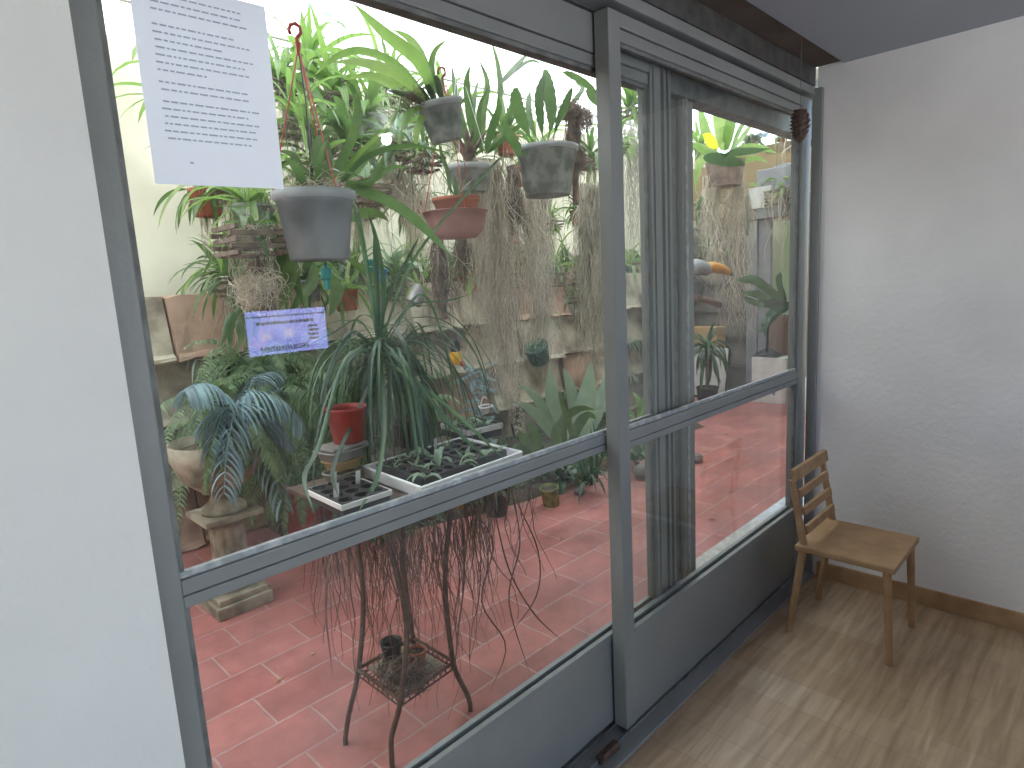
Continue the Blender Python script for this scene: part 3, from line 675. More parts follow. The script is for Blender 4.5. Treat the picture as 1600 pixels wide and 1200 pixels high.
# left tray, main pair of trays, rear tray (all on the stand top or boards at the same height)
zt = .8155
cell_tray('seed_tray', 'black plug tray in a pale outer tray with white plant tags, leftmost on the stand', (.855, 1.565, zt), (.16, 0, 0), (.01, .225, 0), 3, 4, .04, 'black', 'white', 3, 0, tags=3)
def styro():
    t = thing('foam_tray', 'shallow white foam tray under the black trays of succulents', 'tray', (1.3, 1.6, zt))
    O = V((1.09, 1.50, zt)); ax = V((.44, .02, 0)); ay = V((.02, .33, 0)); up = V((0, 0, 1))
    mb = MB(); mb.obox(O+(ax+ay)/2+up*.004, ax/2, ay/2, up*.004)
    for a, b in ((O, O+ax), (O+ax, O+ax+ay), (O+ax+ay, O+ay), (O+ay, O)):
        d = b-a; nn = V((d.y, -d.x, 0)).normalized(); mb.obox((a+b)/2+nn*.006+up*.024, d/2+d.normalized()*.01, nn*.006+up*.004*0, up*.022+nn*.006)
    bevel(mb.build('tray', 'foam', t), .004)
styro()
cell_tray('succulent_tray', 'black cell tray of pale green succulents nearest the glass on the foam tray', (1.115, 1.52, zt+.012), (.20, .01, 0), (.01, .28, 0), 4, 5, .042, 'black', None, 7, 11)
cell_tray('succulent_tray', 'black cell tray with one white tag at the right end of the foam tray', (1.33, 1.535, zt+.014), (.17, .01, 0), (.01, .27, 0), 3, 5, .042, 'black', None, 11, 5, tags=1)
cell_tray('seed_tray', 'white deep tray of tiny seedlings behind the succulents', (1.63, 1.90, zt), (.17, -.02, 0), (.03, .2, 0), 5, 4, .055, 'black', 'white', 15, 12, plm='pale')
def board():
    mb = MB(); mb.box(1.262, 1.52, 1.56, 2.11, .800, .8148); mb.box(1.5205, 1.83, 1.93, 2.09, .800, .8148)
    tag(bevel(mb.build('wooden_board', 'slat')), 'weathered board beside the iron stand top carrying the food tubs and rear tray', 'board')
board()
def containers():
    c = at(540, 768, 1.86); c.z = .8155
    def cont(lbl, z, w, h, m, lid=None, rot=.2):
        t = thing('food_container', lbl, 'container', (c.x, c.y, z)); mb = MB(); q = Matrix.Rotation(rot, 3, 'Z')
        pr = [(.76, 0), (.8, .004), (.95, h-.006), (1.06, h-.005), (1.06, h), (.93, h), (.78, .006)]
        vs = []
        for s_, z_ in pr:
            for k in range(20):
                a = 2*math.pi*(k+.5)/20; e = 5; cx = abs(math.cos(a))**(2/e)*math.copysign(1, math.cos(a)); cy = abs(math.sin(a))**(2/e)*math.copysign(1, math.sin(a))
                vs.append(V((c.x, c.y, z))+q @ V((cx*w*s_, cy*w*.75*s_, z_)))
        mb.add(vs, [(i*20+k, i*20+(k+1) % 20, (i+1)*20+(k+1) % 20, (i+1)*20+k) for i in range(len(pr)-1) for k in range(20)]+[tuple(range(120, 140))])
        mb.build('tub', m, t, True)
        if lid:
            mb = MB(); mb.disc((c.x, c.y, z+h*.8), w*.75, bumpy=.008, rng=random.Random(4)); mb.build('soil', lid, t)
        return t
    cont('cloudy food tub half full of bark, bottom of the stack under the red pot', .8155, .062, .045, 'clear', 'bark')
    cont('yellowed food tub in the middle of the stack under the red pot', .868, .060, .033, 'tan', 'bark', .1)
    t = cont('upturned cloudy food tub right under the red pot', .903, .080, .036, 'clear', None, .15)
    z = .874
    mb = MB(); mb.obox((c.x, c.y, .946), (.072, .012, 0), (-.008, .052, 0), (0, 0, .006)); bevel(mb.build('lid', 'clear', t), .004)
    r = at(546, 700, c.y)
    t = thing('flower_pot', 'empty dark red plastic pot standing on the stacked food tubs', 'pot', (c.x+.01, c.y, r.z)); h = (700-645)*mpp(r)
    w = 31*mpp(r); mb = MB(); pot_mesh(mb, w, w*.72, h, (r.x, c.y, .953), None, rim=.004, rimh=.012); mb.build('pot', 'redpl', t, True)
containers()

# ---- ponytail palm: trunk behind the trays, long strap leaves falling to the floor
def ponytail():
    B = at(648, 700, 2.08); B.z = .8155; crown = at(594, 530, 2.0)
    t = thing('ponytail_palm', 'tall ponytail palm with long dark drooping strap leaves falling past the rail', 'plant', (B.x, B.y, .8155))
    mb = MB(); pot_mesh(mb, .085, .065, .10, (B.x, B.y, .8155)); mb.build('pot', 'black', t, True)
    mb = MB(); mb.disc((B.x, B.y, .905), .078, bumpy=.01, rng=random.Random(1)); mb.build('soil', 'soil', t)
    rng = random.Random(21)
    mb = MB(); mb.tube(spline([B+V((0, 0, .09)), B+V((-.0, 0, .15)), (B+crown)/2+V((.03, 0, .02)), crown], 14), [.05, .045, .032, .022, .018, .016, .015, .014, .013, .012, .012, .012, .011, .011, .01], 10); mb.build('trunk', 'bark', t, True)
    mb = MB()
    for i in range(105):       # green leaves rising and falling
        a = rng.random()*6.283; e = rng.choice([rng.uniform(.3, 1.0), rng.uniform(-.1, .6)])
        d = V((math.cos(a)*math.cos(e), math.sin(a)*math.cos(e)*.75, math.sin(e)))
        cr_ = crown+rng.choice([V((0, 0, .02)), V((.05, 0, -.03)), V((-.03, 0, -.06)), V((.09, .03, -.10))])
        leaf(mb, cr_+V((rng.uniform(-.012, .012), rng.uniform(-.012, .012), rng.uniform(-.06, .02))), d, rng.uniform(.35, .85), rng.uniform(.007, .013), rng.uniform(2.2, 4.6), 'strap', 14, .5, 0, 0, .03, rng)
    for i in range(70):       # leaves hanging straight down beside the trunk
        a = rng.random()*6.283; p0 = crown+V((rng.uniform(-.02, .03), rng.uniform(-.02, .02), -rng.random()*.16))
        leaf(mb, p0, (math.cos(a)*.9, math.sin(a)*.5, .3), rng.uniform(.4, .62), rng.uniform(.009, .015), rng.uniform(5, 8), 'strap', 12, .5, 0, 0, .03, rng)
    # signature leaves traced from the photograph, each at its own depth
    for px, y0, y1, w in [([(592, 540), (590, 470), (588, 400), (584, 365)], 2.0, 2.0, .022), ([(592, 540), (578, 440), (562, 350), (552, 300)], 2.0, 2.0, .020),
                          ([(594, 545), (600, 450), (590, 380), (575, 330)], 2.0, 1.9, .018), ([(592, 540), (605, 470), (640, 400), (655, 370)], 2.0, 2.05, .014),
                          ([(588, 545), (545, 520), (505, 610), (512, 650)], 2.0, 1.9, .016), ([(588, 545), (540, 560), (500, 690), (475, 745), (490, 800)], 2.0, 1.5, .015),
                          ([(590, 560), (620, 560), (700, 660), (770, 725)], 2.0, 1.5, .017), ([(590, 560), (640, 590), (715, 650), (790, 720)], 2.0, 1.45, .015),
                          ([(590, 555), (560, 640), (520, 730), (530, 780)], 2.0, 1.55, .014), ([(592, 550), (600, 650), (590, 740), (560, 800)], 2.0, 1.5, .018),
                          ([(592, 545), (640, 480), (700, 470), (735, 460)], 2.0, 1.9, .007), ([(592, 545), (560, 500), (520, 520), (470, 545), (440, 560)], 2.0, 2.05, .006),
                          ([(592, 545), (650, 400), (760, 270), (790, 240)], 2.0, 2.0, .012), ([(596, 550), (660, 460), (700, 560), (710, 640)], 2.0, 2.05, .010)]:
        leafp(mb, px, y0, y1, w, 'strap', 20, .5, .4)
    mb.build('foliage', 'grass', t, True)
    mb = MB()               # dead brown leaf ends hanging below the trays
    for i in range(290):
        x, y = rng.uniform(.86, 1.30), rng.choice([rng.uniform(1.40, 1.5), rng.uniform(1.75, 1.82)])
        strands(mb, (x, y, rng.uniform(.70, .76)), rng, 1, rng.uniform(.25, .62), .02, .16, .26, .0016, 12)
    for i in range(34):
        x = rng.uniform(1.26, 1.62); strands(mb, (x, rng.uniform(1.48, 1.6), .755), rng, 1, rng.uniform(.3, .6), .02, .3, .3, .0019, 12)
    for i in range(22):
        x = rng.uniform(.78, .90); strands(mb, (x, rng.uniform(1.5, 1.65), .755), rng, 1, rng.uniform(.3, .66), .02, .1, .24, .0018, 12)
    for px in [[(800, 770), (812, 850), (795, 940), (830, 1060)], [(805, 780), (840, 860), (838, 930), (790, 1000)], [(735, 790), (770, 850), (752, 940), (790, 1010), (762, 1090)],
               [(770, 790), (795, 890), (835, 960), (880, 1003)], [(520, 850), (508, 940), (520, 1060)], [(720, 790), (725, 900), (715, 990), (708, 1080)]]:
        leafp(mb, px, 1.5, 1.4, .006, 'strap', 18, .5, .6)
    mb.build('dead_leaves', 'dry', t)
ponytail()

# ---- hanging pots
def hp(label, rimL, rimR, yb, Y, m, group='hanging orchid pots', axis=(0, 0, 1), name='hanging_pot', **k):
    c = (at(*rimL, Y)+at(*rimR, Y))/2
    t = thing(name, label, 'hanging pot', c, group)
    c, rt, h, base = potfrom(rimL, rimR, yb, Y, t, m, axis=axis, **k); return t, c, rt, h, base

# A big frosted pot near the glass
t, c, rt, h, base = hp('large frosted plastic pot on a red hanger, nearest the glass below the typed sheet', (429, 304), (546, 299), 405, 1.62, 'plast', rbf=.73, soil='bark', fill=.86, rim=.008)
hook = at(462, 60, 1.62)
hanger(hook+V((0, 0, .02)), c, rt, t, 'redwire', 3, .0022, True, .6, at(466, 75, 1.62), .017)
line(at(462, 42, 1.62), (hook.x, hook.y, 2.95), t)
mb = MB(); mb.tube([at(466, 75, 1.62), at(478, 160, 1.60), at(487, 285, 1.62)], .0022, 5); mb.tube([at(484, 170, 1.63), at(488, 290, 1.63)], .0035, 6); mb.build('support_rod', 'black', t)
rng = random.Random(31); mb = MB()
for px, y0, y1, w, kd in [([(540, 290), (600, 312), (650, 345), (705, 400)], 1.6, 1.62, .034, 'strap'), ([(528, 285), (560, 250), (600, 210), (626, 165)], 1.62, 1.7, .036, 'lance'),
                          ([(535, 285), (575, 245), (640, 228), (715, 242)], 1.62, 1.6, .018, 'lance'), ([(520, 280), (545, 230), (560, 180), (553, 145)], 1.62, 1.66, .028, 'strap'),
                          ([(505, 275), (495, 250), (500, 220), (512, 212)], 1.62, 1.6, .034, 'lance'), ([(515, 278), (512, 250), (510, 225), (505, 205)], 1.62, 1.7, .03, 'lance'),
                          ([(530, 285), (560, 262), (580, 232), (590, 200)], 1.62, 1.75, .028, 'lance'), ([(540, 285), (570, 290), (590, 270), (600, 240)], 1.62, 1.55, .024, 'strap'),
                          ([(500, 285), (470, 262), (455, 240), (430, 235)], 1.62, 1.7, .022, 'lance'), ([(545, 288), (585, 280), (612, 262), (640, 262)], 1.62, 1.7, .02, 'lance')]:
    leafp(mb, px, y0, y1, w, kd, 14, .3, .35)
rosette(mb, c+V((0, 0, 0)), rng, 9, .17, .024, (.4, 1.2), 1.0, 'lance', .3, jr=.03)
mb.build('leaves', 'mid', t, True)
mb = MB()
for px, w, kd in [([(524, 285), (556, 245), (598, 205), (624, 168)], .014, 'lance'), ([(465, 150), (474, 190), (478, 240)], .006, 'thin'), ([(480, 160), (486, 200), (484, 270)], .006, 'thin')]: leafp(mb, px, 1.6, 1.66, w, kd, 12, .3, .2)
mb.build('young_leaves', 'lime', t, True)
mb = MB(); clump(mb, c+V((0, 0, -.005)), rng, 160, rt*.85, .0014, .35); strands(mb, c+V((.02, 0, .0)), rng, 26, .1, rt*.9, .2, .3, .0012); mb.build('roots', 'root', t)

# B tilted grey pot with big strap leaves to the upper left
t, c, rt, h, base = hp('grey plastic pot with two drain holes tilted under long arching leaves', (656, 166), (712, 152), 218, 2.15, 'plast_g', axis=(-.22, 0, 1), rbf=.66)
hanger(at(690, 112, 2.15), c, rt, t, 'terra', 3, .0025, True, .3, at(692, 135, 2.15), .018)
mb = MB()
for px, y0, y1, w in [([(680, 150), (655, 95), (600, 50), (550, 3)], 2.15, 2.0, .055), ([(672, 158), (620, 100), (560, 78), (515, 95), (492, 118)], 2.15, 2.3, .032),
                      ([(668, 158), (625, 118), (570, 98), (516, 97)], 2.15, 1.95, .042), ([(665, 165), (630, 140), (580, 118), (537, 124)], 2.15, 2.3, .042),
                      ([(680, 150), (660, 90), (640, 60), (612, 45)], 2.15, 2.3, .04), ([(685, 150), (675, 110), (680, 80), (700, 60)], 2.15, 2.2, .03),
                      ([(668, 165), (640, 175), (628, 205), (622, 235)], 2.15, 2.1, .03), ([(672, 168), (655, 190), (650, 215), (652, 245)], 2.15, 2.2, .03)]:
    leafp(mb, px, y0, y1, w, 'lance', 16, .3, .3)
mb.build('leaves', 'lime', t, True)
mb = MB()
for px in [[(668, 165), (640, 150), (612, 142)], [(680, 158), (668, 130), (672, 105)], [(690, 155), (685, 130), (680, 118)], [(672, 160), (655, 140), (640, 133)]]: mb.tube(spline([at(*q, 2.15) for q in px], 8), [.008, .013, .015, .016, .015, .014, .012, .01, .006], 7)
mb.build('pseudobulbs', 'mid', t, True)
rng = random.Random(33); mb = MB(); clump(mb, at(640, 150, 2.15), rng, 50, .03, .0016, .7, .1); mb.build('roots', 'droot', t)
mb = MB()
for q in ((676, 201), (663, 206), (676, 175)): mb.lathe([(.0005, 0), (.005, 0)], at(q[0]+8, q[1], 2.15)+V((-.045, -.055, 0)), 10, (-.4, -1, 0)) if 0 else None
# pot's red strings run down to bowl D
t, c, rt, h, base = hp('terracotta pot sitting in a cloudy pink bowl hung on red wires', (682, 312), (741, 308), 345, 2.2, 'terra', rbf=.7)
for w, (a, b, yb) in (('bowl', ((672, 331), (748, 331), 372)),):
    mb = MB(); a_ = at(a[0], a[1], 2.2); b_ = at(b[0], b[1], 2.2); cc = (a_+b_)/2; r_ = (a_-b_).length/2; hh = 40*mpp(cc)
    mb.lathe([(.001, -hh), (r_*.62, -hh), (r_*.78, -hh*.8), (r_*.93, -hh*.35), (r_*.97, -.006), (r_*1.04, -.004), (r_*1.04, 0), (r_*.95, 0), (r_*.9, -hh*.35)], cc, 30); mb.build('bowl', 'pink', t, True)
hanger(at(695, 115, 2.2), cc, r_, t, 'redwire', 3, .002, False, 4.3, at(697, 130, 2.2))
mb = MB(); rng = random.Random(35); leafp(mb, [(705, 305), (700, 270), (690, 240), (685, 215)], 2.2, 2.25, .02, 'lance'); rosette(mb, c, rng, 6, .16, .016, (.8, 1.5), .6, 'lance'); mb.build('leaves', 'mid', t, True)

# C grey pot, tall paddle leaves, white strings
t, c, rt, h, base = hp('small grey-green pot on white strings with tall upright leaves and a long root beard', (706, 262), (759, 258), 300, 2.35, 'plast_g', rbf=.75)
hanger(at(712, 80, 2.35), c, rt, t, 'white', 4, .0016, False, .4, at(714, 90, 2.35))
mb = MB(); rng = random.Random(37)
for px, w, y1 in [([(745, 235), (735, 180), (730, 130), (735, 100)], .055, 2.3), ([(752, 235), (755, 180), (762, 130), (748, 92)], .05, 2.45), ([(758, 240), (770, 200), (780, 170), (778, 148)], .055, 2.25),
                  ([(750, 235), (748, 190), (752, 160), (765, 135)], .035, 2.3), ([(740, 240), (722, 190), (712, 140), (706, 100)], .05, 2.5), ([(762, 240), (790, 215), (820, 190), (835, 175)], .035, 2.3),
                  ([(760, 240), (790, 205), (810, 200), (808, 190)], .04, 2.5), ([(770, 215), (782, 150), (778, 100), (765, 55)], .042, 2.5), ([(782, 130), (800, 112), (815, 95), (832, 75)], .042, 2.5),
                  ([(784, 128), (805, 110), (830, 95), (850, 102)], .028, 2.55), ([(742, 240), (730, 220), (718, 205), (705, 215)], .03, 2.3), ([(738, 240), (700, 200), (690, 160), (680, 150)], .03, 2.6),
                  ([(755, 240), (740, 200), (742, 150), (748, 125)], .04, 2.5)]: leafp(mb, px, 2.35, y1, w*.78, 'lance', 14, .3, .35)
mb.build('leaves', 'mid', t, True)
mb = MB()
for k in range(9): a = rng.random()*6.28; mb.tube(spline([c, c+V((math.cos(a)*.03, math.sin(a)*.03, .07)), c+V((math.cos(a)*.09, math.sin(a)*.09, .15))], 6), [.006, .009, .011, .012, .01, .008, .004], 6)
mb.build('pseudobulbs', 'slat', t, True)
mb = MB(); strands(mb, c+V((.03, 0, -.02)), rng, 120, .75, .085, .15, .2, .0015, 16, fuzz=.1); clump(mb, c+V((.04, 0, -.02)), rng, 120, .09, .0016); mb.build('roots', 'root', t)

# E grey-green pot with notched cactus leaves
t, c, rt, h, base = hp('tall algae-stained pot with notched flat cactus stems, upper right of the left pane', (818, 234), (886, 229), 304, 2.2, 'plast_g', rbf=.7)
line(at(852, 230, 2.2), V((at(852, 230, 2.2).x, 2.2, 2.95)), t)
mb = MB(); rng = random.Random(41)
for px, w, y1 in [([(835, 228), (820, 195), (808, 165), (806, 137)], .075, 2.15), ([(850, 228), (845, 190), (843, 150), (850, 118)], .055, 2.25), ([(855, 225), (862, 185), (858, 140), (852, 108)], .075, 2.3), ([(862, 228), (872, 190), (885, 160), (894, 138)], .045, 2.2),
                  ([(845, 228), (832, 200), (826, 170), (828, 145)], .04, 2.35), ([(835, 232), (815, 240), (800, 215), (785, 190)], .05, 2.1), ([(830, 235), (805, 225), (790, 205), (782, 200)], .05, 2.3), ([(858, 226), (880, 180), (910, 140), (900, 128)], .03, 2.4)]:
    leafp(mb, px, 2.2, y1, w, 'paddle', 18, .15, .3, .16)
mb.build('leaves', 'mid', t, True)
mb = MB(); strands(mb, c+V((.06, -.03, .01)), rng, 90, .28, .07, .4, .3, .0013, 12, fuzz=.15); strands(mb, c, rng, 40, .2, rt, .2, .3, .0012, out=.3); clump(mb, c, rng, 60, rt*.8, .0015, .4); mb.build('roots', 'root', t)

# F dark mounted root mass
t = thing('mounted_orchid', 'dark shaggy root mass hanging beside the centre post', 'plant', at(895, 160, 2.3), 'hanging bare root mounts')
mb = MB(); rng = random.Random(43); P = at(895, 175, 2.3)
clump(mb, P, rng, 260, .06, .002, .9, .12); clump(mb, at(912, 185, 2.4), rng, 160, .06, .002, .9, .12); clump(mb, at(902, 250, 2.3), rng, 220, .055, .0018, 1.6, .12)
strands(mb, P, rng, 150, .48, .03, .1, .16, .0022, 12, pw=.6); strands(mb, P-V((0, 0, .1)), rng, 120, .25, .05, .5, .35, .0014, 8)
mb.build('roots', 'droot', t)
mb = MB(); mb.tube([P+V((0, 0, .05)), P-V((.0, 0, .5))], .018, 7); mb.build('bark_stick', 'droot', t)
mb = MB(); leafp(mb, [(935, 150), (915, 130), (895, 118), (878, 112)], 2.3, 2.3, .04, 'strap', 12, .3, .3, .1); leafp(mb, [(940, 165), (925, 150), (915, 140)], 2.3, 2.2, .05, 'lance'); mb.build('leaves', 'mid', t, True)
line(P+V((0, 0, .05)), V((P.x, P.y, 2.95)), t)

# root curtains and dark mounts
def curtain(label, top, yb, Y, R, n, m, name='hanging_roots', r=.0015, seed=1, pw=.5, jit=.2, fuzz=.12, core=None, spread=.05, group='hanging root curtains'):
    P = at(*top, Y); t = thing(name, label, 'hanging roots', P, group); rng = random.Random(seed)
    L = (yb-top[1])*mpp(P); mb = MB(); strands(mb, P, rng, int(n*.62), L, R, spread, jit*1.2+.12, r*1.3, 24, pw=pw, fuzz=fuzz); mb.build('roots', m, t)
    mb = MB(); strands(mb, P, rng, int(8+n*.07), L*.8, R*1.1, .2, .5, .0024, 16, pw=.7, fuzz=.12); mb.build('thick_roots', 'root', t)
    if core: mb = MB(); mb.tube([P+V((rng.uniform(-.008, .008), rng.uniform(-.008, .008), .03-L*core[1]*k/8)) for k in range(9)], [core[0]*rng.uniform(.75, 1.2) for k in range(9)], 9); clump(mb, P-V((0, 0, L*core[1]*.5)), rng, 200, core[0]*1.3, .0018, L*core[1]*.5/core[0]/1.3, .1); mb.build('bark_stick', 'droot', t)
    mb = MB(); mb.tube([P, (P.x, P.y, 2.95)], .0012, 4); mb.build('hanging_wire', 'wire', t)
    return t
curtain('broad pale root beard in the middle of the left pane, reaching the plants below', (762, 255), 610, 2.45, .075, 300, 'root', r=.0017, seed=51, pw=.45)
curtain('dense grey mat of fine roots directly behind the broad pale beard', (772, 300), 660, 2.6, .075, 380, 'moss', r=.0017, seed=52, pw=.4, jit=.12, fuzz=.05)
curtain('dark shaggy stick with roots just right of the pale beard', (800, 268), 385, 2.5, .04, 120, 'droot', seed=53, core=(.028, .9))
curtain('thin bundle of pale roots between the beard and the cactus pot', (822, 300), 500, 2.5, .08, 110, 'root', seed=54, jit=.3)
curtain('grey fine root mat left of the centre post, second behind the cactus pot', (838, 300), 610, 2.9, .09, 240, 'moss', seed=55, jit=.1, fuzz=.04, r=.0018)
curtain('grey fine root mat touching the centre post', (920, 290), 600, 2.6, .07, 420, 'moss', seed=56, jit=.1, fuzz=.05, r=.0018, pw=.4)
curtain('long brown shaggy stick below the pink bowl, left one', (684, 375), 530, 2.5, .03, 130, 'droot', seed=57, core=(.022, .85))
curtain('short dark shaggy stick below the pink bowl, right one', (722, 366), 450, 2.45, .035, 120, 'droot', seed=58, core=(.026, .6))
curtain('loose curtain of pale roots behind the pink bowl', (650, 300), 420, 3.0, .12, 120, 'root', seed=59, jit=.28)
curtain('tangle of pale roots under the basket left of the white glare', (615, 265), 340, 2.9, .1, 150, 'root', seed=60, jit=.3)
curtain('root curtain behind the rear stile of the doors', (990, 200), 450, 3.0, .1, 150, 'moss', seed=61, jit=.15)
curtain('left root curtain under the right hand orchid basket', (1112, 275), 470, 3.1, .09, 120, 'root', seed=62, jit=.22, r=.002)
curtain('right root curtain under the right hand orchid basket, long and shaggy', (1152, 262), 560, 3.0, .055, 170, 'root', seed=63, jit=.2, r=.002, core=None)
curtain('fine roots beneath the white pot at the right edge', (1232, 285), 360, 2.9, .1, 60, 'root', seed=64, jit=.25)

# ---- potted plants along the top of the retaining wall
def shelf_plants():
    rng = random.Random(77)
    specs = [  # px, pot material, kind, leaf material, pot px radius, height scale, look
        (368, 'plast_g', 'strap', 'lime', 'bright lime strappy plant on the wall top, leftmost'),
        (402, 'terra', 'root', 'mid', 'wiry dark green clump on the wall top, right of the leftmost lime plant'),
        (436, 'slat', 'strap', 'mid', 'green strappy plant on the wall top, behind the big frosted pot'),
        (556, 'plast_g', 'lance', 'mid', 'broad-leaved plant on the wall top, left of the teal cup'),
        (612, 'black', 'lance', 'pale', 'pale arching plant in a black pot right of the teal cup'),
        (640, 'plast_g', 'strap', 'lime', 'lime strappy plant on the wall top, left of the brown shaggy stick'),
        (664, 'black', 'stub', 'mid', 'square black pot with short leaves on the wall top'),
        (698, 'terra', 'paddle', 'mid', 'terracotta pot with round glossy leaves behind the brown shaggy stick'),
        (735, 'slat', 'lance', 'mid', 'leafy plant on the wall top hidden behind the broad root beard'),
        (790, 'terra', 'strap', 'pale', 'thin-leaved plant in terracotta on the wall top, right of the broad root beard'),
        (838, 'plast_g', 'stub', 'lime', 'short lime tuft on the wall top under the cactus pot'),
        (866, 'black', 'strap', 'lime', 'spidery lime plant in a black pot on the wall top near the centre post'),
        (905, 'slat', 'paddle', 'mid', 'round-leaved plant on the wall top nearest the centre post'),
        (985, 'plast_g', 'lance', 'lime', 'lime leaved plant on the wall top seen through the right door'),
        (352, 'black', 'lance', 'mid', 'broad leaved plant on the wall top at the very left edge of the photo'),
        (385, 'terra', 'lance', 'mid', 'leafy plant in terracotta on the wall top behind the slatted basket'),
        (470, 'terra', 'strap', 'lime', 'strappy plant on the wall top hidden behind the big frosted pot'),
        (520, 'plast_g', 'root', 'mid', 'wiry clump on the wall top left of the teal cup and broad-leaved plant'),
        (715, 'terra', 'stub', 'lime', 'small terracotta pot of stubby leaves under the pink bowl'),
        (760, 'black', 'strap', 'mid', 'dark strappy plant on the wall top seen through the root beard'),
        (815, 'terra', 'lance', 'mid', 'terracotta pot of pointed leaves below the small orange bottle'),
        (885, 'terra', 'root', 'mid', 'terracotta pot of tangled roots on the wall top under the cactus pot'),
        (1000, 'terra', 'paddle', 'mid', 'round-leaved terracotta pot on the wall top behind the rear stile')]
    for px, pm, kd, lm, lab in specs:
        Y = rng.uniform(4.02, 4.12); P = at(px, 420, Y); P.z = 1.46
        t = thing('potted_plant', lab, 'potted plant', P, 'plants on the retaining wall'); r = rng.uniform(.065, .095); h = rng.uniform(.12, .17)
        mb = MB(); pot_mesh(mb, r, r*.75, h, P, None); mb.build('pot', pm, t, True)
        mb = MB(); mb.disc(P+V((0, 0, h*.85)), r*.92, bumpy=.01, rng=rng); mb.build('soil', 'soil', t)
        mb = MB(); q = P+V((0, 0, h*.85))
        if kd == 'strap': rosette(mb, q, rng, 26, .5, .026, (.5, 1.5), 2.0, 'strap', .4, jr=.03)
        elif kd == 'lance': rosette(mb, q, rng, 20, .42, .05, (.4, 1.5), 1.5, 'lance', .3, jr=.03)
        elif kd == 'paddle': rosette(mb, q, rng, 16, .28, .085, (.3, 1.3), 1.5, 'paddle', .2, jr=.03)
        elif kd == 'stub': rosette(mb, q, rng, 18, .2, .03, (.5, 1.5), 1.2, 'lance', .3, jr=.03)
        else:
            rosette(mb, q, rng, 18, .34, .03, (.3, 1.5), 1.8, 'lance', .3, jr=.03); clump(mb, q+V((0, 0, .08)), rng, 60, .1, .0025)
        mb.build('leaves', lm, t, True)
        mb = MB(); rosette(mb, q, rng, 4, .3, .022, (-.1, .7), 2.6, 'lance', .5, jr=.03); mb.build('dead_leaves', 'tan', t)
        mb = MB(); strands(mb, q+V((0, -r, 0)), rng, 26, .3, r, .15, .3, .0018, 8, out=.2); mb.build('roots', 'root', t)
shelf_plants()

